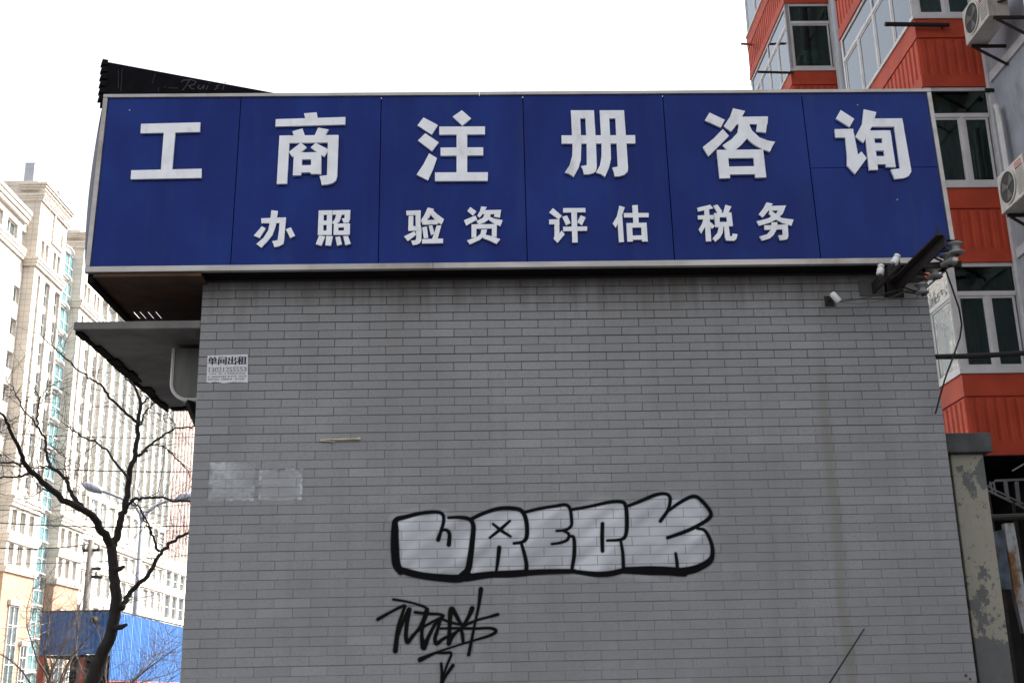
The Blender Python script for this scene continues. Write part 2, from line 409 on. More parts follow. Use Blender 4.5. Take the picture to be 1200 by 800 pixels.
def smooth_line(pts, ws, n=5):
    pts = np.array(pts, float); ws = np.array(ws, float); P = np.vstack([2*pts[0]-pts[1], pts, 2*pts[-1]-pts[-2]]); W = np.r_[ws[0], ws, ws[-1]]
    out, ow = [], []
    for i in range(1, len(P)-2):
        for k in range(n):
            t = k/n
            out.append(.5*((2*P[i])+(-P[i-1]+P[i+1])*t+(2*P[i-1]-5*P[i]+4*P[i+1]-P[i+2])*t*t+(-P[i-1]+3*P[i]-3*P[i+1]+P[i+2])*t**3)); ow.append(W[i]*(1-t)+W[i+1]*t)
    out.append(P[-2]); ow.append(W[-2]); return np.array(out), np.array(ow)
def stroke_alpha(x, z, strokes, soft):
    best = np.zeros(x.shape)
    for pts, ws in strokes:
        p, w = smooth_line(pts, ws)
        for i in range(len(p)-1):
            a, b = p[i], p[i+1]; mw = max(w[i], w[i+1])+soft*3
            sel = (x > min(a[0], b[0])-mw) & (x < max(a[0], b[0])+mw) & (z > min(a[1], b[1])-mw) & (z < max(a[1], b[1])+mw)
            if not sel.any(): continue
            xs, zs = x[sel], z[sel]; d = b-a; L = max(d@d, 1e-9)
            t = np.clip(((xs-a[0])*d[0]+(zs-a[1])*d[1])/L, 0, 1)
            dist = np.hypot(xs-a[0]-t*d[0], zs-a[1]-t*d[1]); hw = w[i]*(1-t)+w[i+1]*t
            al = np.clip((hw-dist)/soft+.5, 0, 1); al = al*al*(3-2*al)
            halo = .22*np.exp(-np.maximum(dist-hw, 0)/(soft*1.1))
            best[sel] = np.maximum(best[sel], np.maximum(al, np.where(dist < hw+soft*3, halo*np.clip(1-(dist-hw)/(soft*3), 0, 1), 0)))
    return best
def poly_sd(x, z, poly):
    inside = np.zeros(x.shape, bool); dist = np.full(x.shape, 9.)
    for i in range(len(poly)):
        a, b = np.array(poly[i]), np.array(poly[(i+1) % len(poly)]); d = b-a
        t = np.clip(((x-a[0])*d[0]+(z-a[1])*d[1])/(d@d), 0, 1); dist = np.minimum(dist, np.hypot(x-a[0]-t*d[0], z-a[1]-t*d[1]))
        c = ((a[1] > z) != (b[1] > z)) & (x < (b[0]-a[0])*(z-a[1])/((b[1]-a[1])+1e-12)+a[0]); inside ^= c
    return np.where(inside, dist, -dist)
G = (420, 560, 2.727); U1 = .0022                 # crop the lettering was read from; metres per crop pixel
def GS(pts, w): 
    w = w if isinstance(w, (list, tuple)) else [w]*len(pts)
    return (wallpts(pts, *G), [k*U1/2 for k in w])
wreck = [
 GS([(288,126),(320,125),(352,130),(367,150),(364,200),(358,250),(350,292),(330,312)], [10,12,14,16,18,20,22,22]),
 GS([(255,196),(262,175),(272,140),(270,117),(250,108),(200,112),(150,124),(120,134),(117,165),(117,220),(122,275),(135,297)], [15,12,12,12,12,13,15,18,24,27,27,24]),
 GS([(130,292),(200,310),(270,318),(320,320),(352,312)], [22,22,24,26,26]),
 GS([(264,168),(280,165),(291,178),(289,212)], [9,11,13,15]),
 GS([(345,318),(420,308),(480,306),(535,302)], [24,22,24,22]),
 GS([(362,130),(400,112),(450,97),(500,97),(525,108),(537,140),(538,185),(525,203),(497,208)], [13,13,14,14,15,15,15,12,10]),
 GS([(520,206),(530,240),(537,275),(536,302)], [11,13,14,16]),
 GS([(430,146),(458,168),(486,186)], [9,12,9]), GS([(484,136),(455,162),(420,190)], [9,12,9]),
 GS([(450,222),(446,260),(441,296)], [15,13,10]),
 GS([(535,108),(580,97),(630,89),(662,85),(676,98),(681,130),(680,152),(662,165),(633,168)], [11,11,12,12,12,12,11,10,9]),
 GS([(655,168),(672,178),(668,196),(645,206),(618,210)], [9,11,11,10,9]),
 GS([(672,186),(688,190),(690,240),(683,288)], [9,12,14,12]),
 GS([(535,302),(610,298),(690,297)], [20,17,16]),
 GS([(678,101),(740,90),(800,77),(838,75),(854,88),(858,140),(854,182),(838,196),(795,199)], [11,11,12,13,14,15,13,11,9]),
 GS([(838,198),(845,240),(847,285)], [10,12,13]),
 GS([(690,298),(750,306),(800,305),(850,294)], [14,18,18,18]),
 GS([(780,145),(779,190),(780,232)], [13,14,13]),
 GS([(858,90),(900,74),(950,53),(982,50),(996,64),(990,100),(965,137)], [11,12,12,12,12,12,12]),
 GS([(988,106),(1030,76),(1070,58),(1095,70),(1125,108),(1118,130),(1080,154),(1040,172),(988,190)], [10,12,13,13,13,13,13,13,12]),
 GS([(1082,160),(1108,168),(1128,208),(1131,245),(1118,268),(1075,290),(1020,300)], [10,12,13,15,20,24,26]),
 GS([(850,294),(930,295),(985,296),(1040,300)], [22,30,28,28]),
 GS([(1014,240),(1018,268),(1020,294)], [10,12,12]),
]
fillpoly = wallpts([(120,135),(200,112),(250,108),(275,118),(285,127),(350,127),(400,112),(450,97),(520,105),(540,108),(600,95),(665,85),(680,100),(760,85),(840,75),(860,88),(985,50),(1000,68),(1070,58),(1128,110),(1095,152),(1132,210),(1130,255),(1090,290),(1040,300),(850,300),(700,302),(540,305),(345,315),(200,312),(130,298)], *G)
def wreck_fn(x, z):
    ab = stroke_alpha(x, z, wreck, .007)
    sdv = poly_sd(x, z, fillpoly)
    u, v = (x*.8+z*.6), (-x*.6+z*.8)
    n1 = vnoise(u*4+20, v*16+20, 3); n2 = vnoise(x*8+30, z*8+30, 4); n3 = vnoise(x*2.2+11, z*2.2+17, 8)
    edge = np.clip((sdv+.058+.07*(n2-.5))/.08, 0, 1); edge = edge*edge*(3-2*edge)
    inner = np.clip((sdv+.004)/.012, 0, 1)
    as_ = edge*(.30+.55*n1*(.5+n2)+.20*n3)*(.50+.50*inner)
    as_ = np.clip(as_, 0, .9)*(1-.75*joint_mask(x, z))
    a = 1-(1-as_)*(1-ab)
    blk = np.array([.004, .004, .005]); sil = np.array([.66, .665, .70])
    rgb = (ab[..., None]*blk+((1-ab)*as_)[..., None]*sil)/np.maximum(a, 1e-4)[..., None]
    return np.concatenate([rgb, a[..., None]], -1)
pz = [atY(450, 570, FILM_Y), atY(850, 690, FILM_Y)]
film('graffiti_lettering', pz[0][0], pz[1][0], pz[1][2]-.02, pz[0][2]+.05, .0042, wreck_fn, wall)['label'] = 'silver filled WRECK lettering with a black spray outline'
G2 = (430, 680, 6.665); U2 = .0009
def TS(pts, w):
    w = w if isinstance(w, (list, tuple)) else [w]*len(pts)
    return (wallpts(pts, *G2), [k*U2/2 for k in w])
tagst = [
 TS([(85,300),(180,246),(290,194),(284,235),(245,360),(222,545)], [26,20,22,22,28,38]),
 TS([(222,545),(240,430),(290,300),(330,225)], [36,26,24,36]),
 TS([(330,225),(312,330),(305,430),(318,476),(350,440),(415,355),(460,240)], [36,30,30,34,26,20,22]),
 TS([(205,145),(300,160),(400,185),(462,212),(465,245),(440,330),(428,420),(440,515)], [18,16,16,20,40,26,26,44]),
 TS([(375,245),(470,256),(560,260),(597,275),(545,303),(470,342),(405,388),(355,422)], [22,22,20,20,20,18,18,16]),
 TS([(445,520),(480,440),(535,335),(588,290)], [42,28,24,26]),
 TS([(575,292),(552,380),(532,450),(545,488),(600,450),(680,410),(742,368)], [26,26,28,32,24,22,20]),
 TS([(590,300),(650,322),(742,346)], 18),
 TS([(640,490),(645,380),(652,250),(666,222),(700,275),(745,345),(790,288),(822,215)], [34,30,36,40,30,24,28,36]),
 TS([(640,490),(668,440),(705,395)], [30,22,14]),
 TS([(752,482),(746,420),(744,362),(850,310),(950,282),(1022,262)], [24,26,24,18,18,24]),
 TS([(575,372),(700,370),(850,372),(950,368),(1000,380),(1003,402),(950,430),(850,460),(750,490),(640,525),(560,552),(480,585),(415,615)], [16,20,20,20,24,24,20,16,14,14,16,26,36]),
 TS([(890,65),(872,200),(842,340),(820,450),(795,575)], [34,22,18,22,26]),
 TS([(530,562),(600,562),(658,566),(630,645),(592,750)], [16,20,20,18,16]),
 TS([(580,645),(586,720),(586,800),(584,850)], [20,22,30,30]),
 TS([(672,660),(622,730),(590,790)], [26,22,20]),
]
def tag_fn(x, z):
    ab = stroke_alpha(x, z, tagst, .0065)
    return np.concatenate([np.full(x.shape+(3,), .004), ab[..., None]], -1)
pz = [atY(435, 682, FILM_Y), atY(592, 812, FILM_Y)]
film('graffiti_tag', pz[0][0], pz[1][0], pz[1][2], pz[0][2], .0040, tag_fn, wall)['label'] = 'black scribbled spray tag with a small arrow under it'
def patch(x0, y0, x1, y1, seed, strong):
    a, b = atY(x0, y0, FILM_Y), atY(x1, y1, FILM_Y)
    def fn(x, z):
        dd = np.minimum(np.minimum(x-a[0], b[0]-x), np.minimum(a[2]-z, z-b[2]))
        n1 = vnoise(x*45+20, z*90+20, seed); n2 = vnoise(x*12+9, z*25+9, seed+1); n3 = vnoise(x*5, z*6, seed+2)
        inside = np.clip((dd-.014+.03*(n2-.5))/.020, 0, 1)
        rim = np.exp(-((dd-.02)/.007)**2)*np.clip(n1*1.6-.35, 0, 1)*strong
        al = inside*np.clip(.26+.72*n3*(.4+.6*n1)+.35*np.clip(n2-.5, 0, 1), 0, 1)*(1-.5*joint_mask(x, z))+rim*.6
        al = np.clip(al, 0, .85)
        return np.concatenate([np.full(x.shape+(3,), 1.)*np.array([.56, .57, .585]), al[..., None]], -1)
    film('scraped_patch', a[0], b[0], b[2], a[2], .0045, fn, wall)['label'] = 'pale residue where a paper was scraped off the tiles'
patch(244, 539, 300, 589, 31, .6); patch(302, 547, 356, 588, 41, 1.3)

# ---- canopy slab and rounded box on the left flank
cz0, cz1 = 4.135, 4.195
q = MB().box(-2.93, WX0-.002, D+.02, 10.62, cz0, cz1)
canopy = q.build('canopy', CONCRETE, kiosk, bevel=.008)
q = MB()
prev = None
for i in range(14):                         # broken plaster lip along the outer edge of the underside
    y = D+.06+i*.18; w = .03+.07*random.random(); q.box(-2.925, -2.925+w, y, y+.17, cz0-.012-.012*random.random(), cz0+.001)
for i in range(7):
    x = -2.85+i*.12; q.box(x, x+.11, 10.53-.05*random.random(), 10.61, cz0-.02, cz0+.001)
q.build('canopy_lip', BLACK, canopy)
x0, x1, zt, zb, ra = -2.305, WX0-.004, 4.10, 3.70, .13
prof = [(x1, zt), (x0, zt)]+[(x0+ra-ra*math.cos(t), zb+ra-ra*math.sin(t)) for t in np.linspace(0, math.pi/2, 9)]+[(x1, zb)]
box_ = MB().prism([(a, 8.5, b) for a, b in prof], (0, 1.5, 0)).build('flank_box', mat('dull_sheet', (.16, .155, .14), .7, var=.15, scale=3, stretch=(5, 5, .6), dirt=(.08, .07, .06)), kiosk)
MB().tube([(a, 8.497, b) for a, b in prof[1:]], .014, 6).build('rim', PVC, box_)
MB().bar((-2.17, 8.52, 3.69), (WX0-.01, 8.25, 3.45), .05).bar((-2.1, 8.9, 3.68), (WX0-.01, 8.55, 3.42), .05).build('strut', BLACK, box_)

# ------------------------------------------------------------------ blue shop sign
SY, STILT, SZ0, SZ1, SX0, SX1 = 7.885, .05, 4.487, 5.925, -2.803, 3.478
SN = np.array([0, -1, STILT]); SN /= np.linalg.norm(SN)          # towards the street
def S(x, z, off=0.): return np.array([x, SY+STILT*(z-SZ0), z])+SN*off
def onsign(x, y, off): return atPl(x, y, S(0, SZ0, off), SN)
sign = empty('shop_sign', (.33, 7.95, SZ0), 'long blue fascia sign board with raised white Chinese characters', 'sign')
def plate(q, x0, x1, z0, z1, front, back):
    return q.prism([S(x0, z0, front), S(x1, z0, front), S(x1, z1, front), S(x0, z1, front)], S(0, 0, back)-S(0, 0, front))
fr = .033
seams = [SX0+fr, -1.776, -.722, .349, 1.415, 2.480, SX1-fr]
for i in range(6):
    a, b = seams[i]+.003, seams[i+1]-.003
    zs = [SZ0+.047, SZ1-.022] if i < 5 else [SZ0+.047, 5.268, SZ1-.022]
    for j in range(len(zs)-1):
        plate(MB(), a, b, zs[j]+(.0015 if j else 0), zs[j+1]-(.0015 if j+1 < len(zs)-1 else 0), 0, -.02).build('panel', BLUE, sign, bevel=.002)
plate(MB(), SX0+.02, SX1-.02, SZ0+.02, SZ1-.02, -.03, -.06).build('backing', BLACK, sign)
for (a, b, c, d) in ((SX0, SX1, SZ0, SZ0+.044), (SX0, SX1, SZ1-.020, SZ1+.008)):
    # trim in two lengths with a butt joint
    m_ = -.33 if c == SZ0 else .02
    for xa, xb in ((a, m_-.001), (m_+.001, b)): plate(MB(), xa, xb, c, d, .014, -.025).build('frame_trim', ALU, sign, bevel=.003)
for (a, b) in ((SX0, SX0+fr), (SX1-fr, SX1)):
    plate(MB(), a, b, SZ0+.045, SZ1-.021, .012, -.10).build('frame_trim', ALU, sign, bevel=.003)
# flank panel, bulging outwards a little, and the soffit boards under the overhang
q = MB(); N = 12
for k in range(N+1):
    t = k/N; z = SZ0+.02+(SZ1-SZ0-.04)*t; bul = .004+.040*math.sin(math.pi*t)**.8*(1-.25*t)
    for (yy, bb) in ((SY+STILT*(z-SZ0)+.02, 1.), (8.2, 1.2), (8.62, .9)): q.v.append((SX0-.002-bul*bb, yy, z))
for k in range(N):
    for j in range(2): a = k*3+j; q.f.append((a, a+1, a+4, a+3))
q.build('flank_panel', BLUE, sign, smooth=True)
sz = 4.470
MB().box(SX0+.01, SX1-.03, SY+.03, D-.008, SZ0+.002, SZ0+.018).build('soffit', BLACK, sign)      # narrow underside along the front, coloured black as the shadow under the sign
MB().box(SX0+.012, SX0+.055, SY+.03, 10.4, sz-.045, sz+.02).build('soffit_beam', BLACK, sign)
MB().box(SX0+.06, WX0+.03, SY+.004, D-.006, sz-.012, sz+.012).box(SX0+.06, WX0-.004, D-.006, 8.70, sz-.012, sz+.01).build('soffit', BROWN, sign)
sl = [SX0+.06, -2.749, -2.690, -2.641, -2.580, -2.52]
for i in range(6):
    a = sl[i]+(.0035 if i else 0); b = (sl[i+1] if i < 5 else WX0-.004)-(.0035 if i < 5 else 0)
    MB().box(a, b, 8.702, 8.93, sz-.012, sz-.008).build('soffit_slat', BROWN, sign)
MB().box(SX0+.06, WX0-.004, 8.932, 10.4, sz-.012, sz+.01).build('soffit', BROWN, sign)
q = MB()
for x in (-2.6, -1, .6, 2.2, 3.2): q.bar((x, 8.0, 4.9), (x, 8.5, 4.9), .05).bar((x, 8.0, 5.75), (x, 8.6, 4.74), .05)
q.build('support_frame', RUST, sign)

CH = {  # raised characters: (crop x, crop y, crop scale), stroke outlines read from the photograph
'gong': ((145,120,8), [[(162,202),(718,188),(712,277),(157,290)],[(375,280),(483,278),(452,640),(347,640)],[(70,637),(730,622),(727,707),(65,720)]]),
'shang': ((315,125,8), [[(65,118),(718,98),(716,168),(62,186)],[(330,64),(448,54),(460,120),(345,125)],[(220,232),(316,205),(338,272),(340,290),(236,290),(232,268)],[(462,197),(562,215),(528,270),(520,290),(425,290),(432,265)],
  [(100,272),(652,266),(652,335),(98,342)],[(100,272),(196,270),(170,722),(74,724)],[(555,268),(654,266),(640,660),(545,660)],[(475,652),(545,642),(640,648),(630,690),(600,715),(550,730),(495,733),(487,690)],
  [(300,338),(355,382),(300,428),(220,470),(188,425)],[(440,340),(553,398),(548,430),(518,470),(455,428),(392,382)],
  [(235,430),(492,427),(492,492),(232,494)],[(235,430),(315,430),(302,642),(225,644)],[(400,428),(492,427),(490,630),(392,630)],[(230,550),(490,548),(490,612),(230,618)]]),
'zhu': ((480,120,8), [[(130,142),(265,213),(207,302),(74,215)],[(147,290),(273,375),(210,457),(78,357)],[(183,478),(256,522),(222,620),(172,730),(66,677),(130,580)],[(490,75),(577,150),(495,217),(405,133)],
  [(278,228),(707,226),(707,300),(278,303)],[(290,424),(690,422),(690,496),(290,500)],[(238,657),(734,655),(732,735),(238,737)],[(440,290),(540,290),(540,665),(440,665)]]),
'ce': ((650,120,8), [[(65,310),(754,308),(757,385),(65,387)],[(152,75),(368,75),(372,150),(156,150)],[(422,75),(650,75),(654,150),(426,150)],
  [(152,75),(236,75),(250,400),(245,540),(225,610),(178,698),(140,672),(95,657),(140,590),(165,500),(168,400)],
  [(285,75),(368,75),(388,400),(395,600),(390,640),(365,662),(320,674),(275,674),(265,630),(247,598),(302,588),(300,400)],
  [(422,75),(508,75),(524,400),(528,530),(510,610),(472,698),(435,672),(388,658),(425,590),(440,500),(440,400)],
  [(566,75),(650,75),(674,400),(688,610),(684,650),(650,680),(600,693),(563,694),(555,650),(540,612),(592,602),(582,400)]]),
'zi': ((815,118,8), [[(132,112),(275,180),(238,252),(88,185)],[(257,266),(313,330),(215,430),(122,522),(70,435),(170,355)],[(352,72),(465,97),(425,175),(335,290),(265,240),(325,150)],
  [(420,152),(680,148),(676,218),(390,222)],[(588,150),(680,148),(660,300),(570,290)],[(408,205),(508,205),(505,290),(485,352),(430,415),(370,464),(300,466),(255,418),(340,360),(395,300)],
  [(505,225),(530,280),(600,345),(680,375),(748,385),(722,425),(698,480),(630,455),(540,405),(480,350),(470,300)],
  [(200,462),(635,458),(640,535),(205,540)],[(200,462),(300,462),(325,725),(227,728)],[(540,458),(635,458),(664,718),(562,722)],[(300,618),(560,614),(563,688),(305,692)]]),
'xun': ((973,120,8), [[(97,72),(225,155),(182,232),(52,152)],[(42,252),(215,248),(222,330),(50,330)],[(138,300),(222,290),(262,500),(240,640),(158,592),(158,500)],[(255,495),(292,460),(342,523),(232,672),(155,588)],
  [(315,65),(432,92),(400,210),(310,380),(235,322),(300,200)],[(400,152),(674,150),(690,228),(385,228)],[(590,152),(674,150),(757,620),(655,625)],[(568,630),(655,620),(757,610),(760,650),(735,690),(690,710),(605,718),(590,680)],
  [(325,265),(562,263),(575,335),(330,338)],[(325,270),(405,265),(448,632),(365,634)],[(475,263),(562,263),(614,605),(525,607)],[(400,382),(580,382),(590,450),(410,452)],[(430,505),(600,503),(608,578),(435,580)]]),
'ban': ((290,235,9.23), [[(148,192),(415,182),(413,240),(150,245)],[(258,105),(328,112),(308,260),(270,370),(215,440),(150,508),(95,470),(175,400),(225,320),(245,220)],
  [(350,185),(415,182),(395,430),(385,470),(335,495),(290,503),(280,470),(265,440),(325,428),(340,330)],[(155,278),(196,300),(130,405),(68,378),(110,330)],[(470,290),(515,380),(462,405),(415,310)]]),
'zhao': ((290,235,9.23), [[(770,108),(825,108),(818,370),(760,370)],[(860,106),(917,105),(910,370),(855,370)],[(770,108),(917,105),(915,152),(768,155)],[(765,218),(915,216),(913,262),(765,264)],[(762,325),(910,323),(910,370),(760,372)],
  [(921,106),(1112,102),(1110,150),(920,152)],[(1052,104),(1112,102),(1108,200),(1095,235),(1040,240),(1020,195),(1050,190)],[(962,145),(1020,145),(995,225),(945,262),(915,240),(945,200)],
  [(935,250),(1108,248),(1108,285),(935,290)],[(935,250),(985,250),(980,368),(930,370)],[(1045,248),(1108,248),(1106,368),(1042,368)],[(930,325),(1106,323),(1106,368),(930,370)],
  [(775,378),(840,388),(798,488),(738,470)],[(852,382),(922,385),(902,488),(842,482)],[(950,395),(1002,388),(1022,472),(970,488)],[(1035,385),(1088,382),(1117,465),(1058,482)]]),
'yan': ((465,232,9.23), [[(102,138),(258,133),(258,182),(105,186)],[(202,140),(258,136),(255,320),(268,330),(265,460),(245,490),(210,505),(172,508),(155,462),(205,455),(212,400),(205,350)],[(128,195),(180,192),(175,350),(124,352)],[(124,305),(262,302),(264,352),(124,354)],
  [(190,360),(210,395),(120,465),(78,415)],[(335,103),(400,118),(350,210),(300,262),(280,290),(262,240),(300,180)],[(380,118),(430,170),(510,228),(485,285),(440,262),(370,185)],[(290,240),(445,235),(445,282),(290,288)],
  [(275,318),(325,308),(340,428),(292,435)],[(345,300),(385,296),(408,385),(370,400)],[(430,300),(480,295),(440,445),(380,445),(400,390)],[(275,445),(500,438),(500,487),(273,492)]]),
'zi_fund': ((465,232,9.23), [[(795,97),(860,145),(825,190),(763,140)],[(850,190),(870,232),(750,298),(728,240)],[(912,92),(972,98),(935,165),(895,210),(870,190),(900,140)],[(945,132),(1128,128),(1122,172),(930,176)],[(1075,130),(1128,128),(1115,212),(1050,200)],
  [(958,165),(1018,165),(1005,225),(950,262),(890,285),(860,250),(930,215)],[(1000,200),(1060,225),(1145,240),(1120,305),(1060,280),(1000,240),(985,215)],
  [(808,285),(1080,282),(1082,328),(808,332)],[(808,285),(862,285),(860,425),(808,428)],[(1028,282),(1082,282),(1080,420),(1028,418)],[(915,342),(975,342),(960,400),(900,450),(790,500),(760,458),(860,425),(905,390)],[(940,395),(1000,405),(1118,445),(1078,495),(1010,462),(935,435)]]),
'ping': ((635,230,9.23), [[(120,128),(215,210),(185,250),(80,175)],[(78,252),(188,248),(190,300),(80,302)],[(135,280),(188,270),(190,400),(215,370),(248,410),(170,502),(128,458),(138,420)],
  [(230,128),(470,127),(472,172),(230,175)],[(230,330),(490,326),(490,372),(230,376)],[(318,150),(378,150),(388,498),(330,500)],[(222,222),(272,207),(312,288),(262,312)],[(420,205),(474,228),(435,312),(383,280)]]),
'gu': ((635,230,9.23), [[(838,102),(897,120),(868,200),(800,338),(765,295),(810,220)],[(815,220),(868,195),(888,492),(835,497)],[(886,182),(1155,180),(1155,225),(888,228)],[(978,97),(1037,95),(1048,290),(990,290)],
  [(915,290),(1132,286),(1135,335),(918,338)],[(915,290),(975,290),(985,488),(925,490)],[(1072,286),(1132,286),(1146,488),(1085,488)],[(970,425),(1085,422),(1085,468),(975,470)]]),
'shui': ((810,230,9.23), [[(65,125),(205,92),(240,130),(75,165)],[(72,208),(245,202),(245,248),(75,250)],[(140,130),(192,125),(218,485),(160,488)],[(135,235),(165,260),(150,330),(110,402),(82,358),(120,290)],[(195,270),(258,320),(225,352),(185,300)],
  [(240,102),(285,90),(335,160),(320,190),(290,190)],[(370,92),(435,110),(400,185),(345,185)],[(248,182),(435,175),(438,222),(250,228)],[(248,185),(308,185),(310,330),(262,335)],[(378,180),(435,175),(452,320),(395,325)],[(260,280),(445,275),(450,320),(262,328)],
  [(300,320),(350,315),(340,400),(310,450),(262,490),(232,455),(285,395)],[(355,315),(405,315),(420,432),(440,432),(450,402),(502,410),(490,460),(465,480),(385,478),(368,450)]]),
'wu': ((810,230,9.23), [[(815,65),(882,80),(840,150),(775,228),(730,195),(780,130)],[(850,105),(1025,100),(1005,150),(840,155)],[(965,110),(1025,102),(990,190),(920,250),(850,285),(735,318),(710,270),(830,240),(920,185)],[(850,140),(900,180),(980,235),(1108,252),(1085,318),(990,290),(900,240),(840,190)],
  [(790,315),(1045,305),(1045,355),(795,362)],[(985,310),(1045,305),(1052,430),(1040,462),(1000,472),(960,474),(942,422),(990,418)],[(870,280),(935,282),(925,360),(890,420),(850,455),(768,480),(738,435),(820,410),(865,360)]]),
}
for nm, ((ox, oy, sc), polys) in CH.items():
    q = MB(); offf = .022 if sc == 8 else .019
    for i, poly in enumerate(polys):
        o_ = offf+.0004*i
        q.prism([onsign(ox+a/sc, oy+b/sc, o_) for a, b in poly], -SN*(o_-.006))
    q.build('letter', WHITE, sign)
# screws on the sign face
q = MB()
for x, z in ((3.1, 5.0), (-2.6, 5.8), (2.9, 5.8)): q.lathe(S(x, z, 0), SN, [(0, .006), (.004, .005)], 8)
q.build('screw', ALU, sign)

# ------------------------------------------------------------------ black board on the roof behind the sign
a20 = math.radians(23); bdir = np.array([math.cos(a20), math.sin(a20), 0]); bn = np.array([math.sin(a20), -math.cos(a20), 0])
B0 = np.array([-2.947, 8.30, 0])
bb = empty('roof_board', (-2.0, 8.7, 4.74), 'black board with faint script lettering standing on the roof behind the sign', 'board')
P4 = lambda u, z, o=0.: B0+bdir*u+bn*o+np.array([0, 0, z])
MB().prism([P4(0, 6.02), P4(2.3, 6.02), P4(2.3, 6.417), P4(0, 6.417)], -bn*.03).build('sheet', BANNER, bb)
for k in range(6):
    z = 6.43-k*.062
    MB().prism([P4(-.022, z-.052, .012), P4(.03, z-.04, .012), P4(.03, z, .012), P4(-.012, z, .012)], -bn*.055).build('edge_batten', BLACK, bb)
q = MB()
for u in (.25, 1.2, 2.1): q.bar(P4(u, 4.74, -.06), P4(u, 6.3, -.06), .05)
q.build('post', RUST, bb)
def ribbon(q, pts, w, p0, n, off):
    for i in range(len(pts)-1):
        a, b = np.asarray(pts[i], float), np.asarray(pts[i+1], float); d = (b-a)/np.linalg.norm(b-a); pp = np.array([-d[1], d[0]])*w/2
        c = [a-d*w*.3-pp, b+d*w*.3-pp, b+d*w*.3+pp, a-d*w*.3+pp]
        q.prism([atPl(x, y, np.asarray(p0)+n*(off+.0003*i), n) for x, y in c], -n*.0015)
q = MB(); CB = lambda L: [(110+x/5.714, 60+y/5.714) for x, y in L]
for L in ([(585,207),(600,195),(655,192),(685,205),(672,224),(635,233),(650,248),(672,256)],[(640,196),(618,232),(594,262)],[(706,228),(696,248),(714,255),(738,230)],[(740,228),(732,255)],[(764,233),(752,258)],[(772,216),(778,213)],[(842,228),(820,233),(830,245),(808,258)],[(872,230),(862,258)],[(876,214),(882,211)]):
    ribbon(q, CB(L), 1.0, P4(0, 6), bn, .002)
q.build('script_lettering', CHALK, bb)
q = MB()
for L in ([(410,150),(392,215)],[(470,240),(480,243)],[(500,246),(560,248)],[(435,240),(430,275)],[(190,120),(180,270)],[(165,125),(163,250)]): ribbon(q, CB(L), .8, P4(0, 6), bn, .002)
q.build('scuff_mark', mat('scuff', (.03, .03, .033), .9), bb)

# ------------------------------------------------------------------ small things on the wall
def text_mesh(body, size, shear=0.):
    cu = bpy.data.curves.new('t', 'FONT'); cu.body = body; cu.size = size; cu.shear = shear; cu.resolution_u = 3
    o = bpy.data.objects.new('t', cu); COL.objects.link(o); dg = bpy.context.evaluated_depsgraph_get()
    me = bpy.data.meshes.new_from_object(o.evaluated_get(dg)); bpy.data.objects.remove(o); bpy.data.curves.remove(cu)
    return me
pa = [atY(x, y, D-.003) for x, y in ((243.3, 416.5), (290.3, 415), (290.5, 448), (272, 447.5), (262, 449), (252, 447), (246, 448.5), (241.8, 447.6))]
notice = MB().prism(pa, (0, .0012, 0)).build('paper_notice', PAPER)
tag(notice, 'torn white paper notice with Chinese print near the left wall edge', 'notice')
def flat_text(body, px, py, wpx, hpx, matl, name, bold=0, y=D-.0045):
    me = text_mesh(body, 1.0); co = np.zeros(len(me.vertices)*3); me.vertices.foreach_get('co', co); co = co.reshape(-1, 3)
    lo, hi = co.min(0), co.max(0); A, B = atY(px, py, y), atY(px+wpx, py+hpx, y)
    base = co.copy(); q = MB(); fs = [tuple(p.vertices) for p in me.polygons]
    for k in range(bold+1):
        u = (base[:, 0]-lo[0])/(hi[0]-lo[0]); v = (base[:, 1]-lo[1])/(hi[1]-lo[1])
        tl, tr = atY(px, py+0, y), atY(px+wpx, py-.9*wpx/47, y)
        xs = A[0]+u*(B[0]-A[0])+(k-bold/2)*.003; zs = B[2]+v*(A[2]-B[2])+u*(tr[2]-tl[2])
        q.add(np.stack([xs, np.full(len(xs), y-.0002*k), zs], -1), fs)
    bpy.data.meshes.remove(me)
    return q.build(name, matl, notice, fix=False)
flat_text('\u5355\u95f4\u51fa\u79df', 244.2, 418.0, 44.5, 9.0, INK, 'headline', 2)
flat_text('13021255553', 245, 430.3, 43.5, 5.2, INKG, 'phone_number', 1)
q = MB()
for row, y in enumerate((437.2, 440.6, 443.6)):
    x = 244
    while x < 287:
        w = random.uniform(.8, 2.0)
        if random.random() < .8:
            a, b = atY(x, y-.9*(x-244)/47, D-.0045), atY(x+w, y+1.6-.9*(x-244)/47, D-.0045); q.box(a[0], b[0], D-.0047, D-.0042, b[2], a[2])
        x += w+random.uniform(.4, 1.3)
q.build('small_print', INKG, notice)
s0, s1 = atY(375.5, 515.3, D-.012), atY(421, 513.8, D-.012)
st = MB().tube([s0, s0*.8+s1*.2+[0, 0, .002], s0*.5+s1*.5, s1], [.004, .006, .006, .007], 7).lathe(s1, s1-s0, [(-.012, .007), (-.008, .012), (.006, .011), (.01, .005)], 8).bar(s0+[.0, 0, -.004], s0+[.10, 0, -.014], .005).build('thin_stick', STRAW)
tag(st, 'thin straw coloured stick fixed level on the tiles', 'stick')
a, b = atY(1013, 736, D-.015), atY(972, 800, D-.10); e = b+(b-a)*1.0; e = b+(b-a)*((b[2]-.01)/(a[2]-b[2]))
rod = empty('leaning_rod', tuple(e), 'thin black rod leaning on the lower right of the wall', 'rod')
e[1] = D-.55
MB().tube([a, b], [.004, .006], 7).build('tip', CABLE, rod); MB().tube([b, b*.9+e*.1, e], [.009, .013, .014], 7).build('shaft', CABLE, rod)
q = MB()
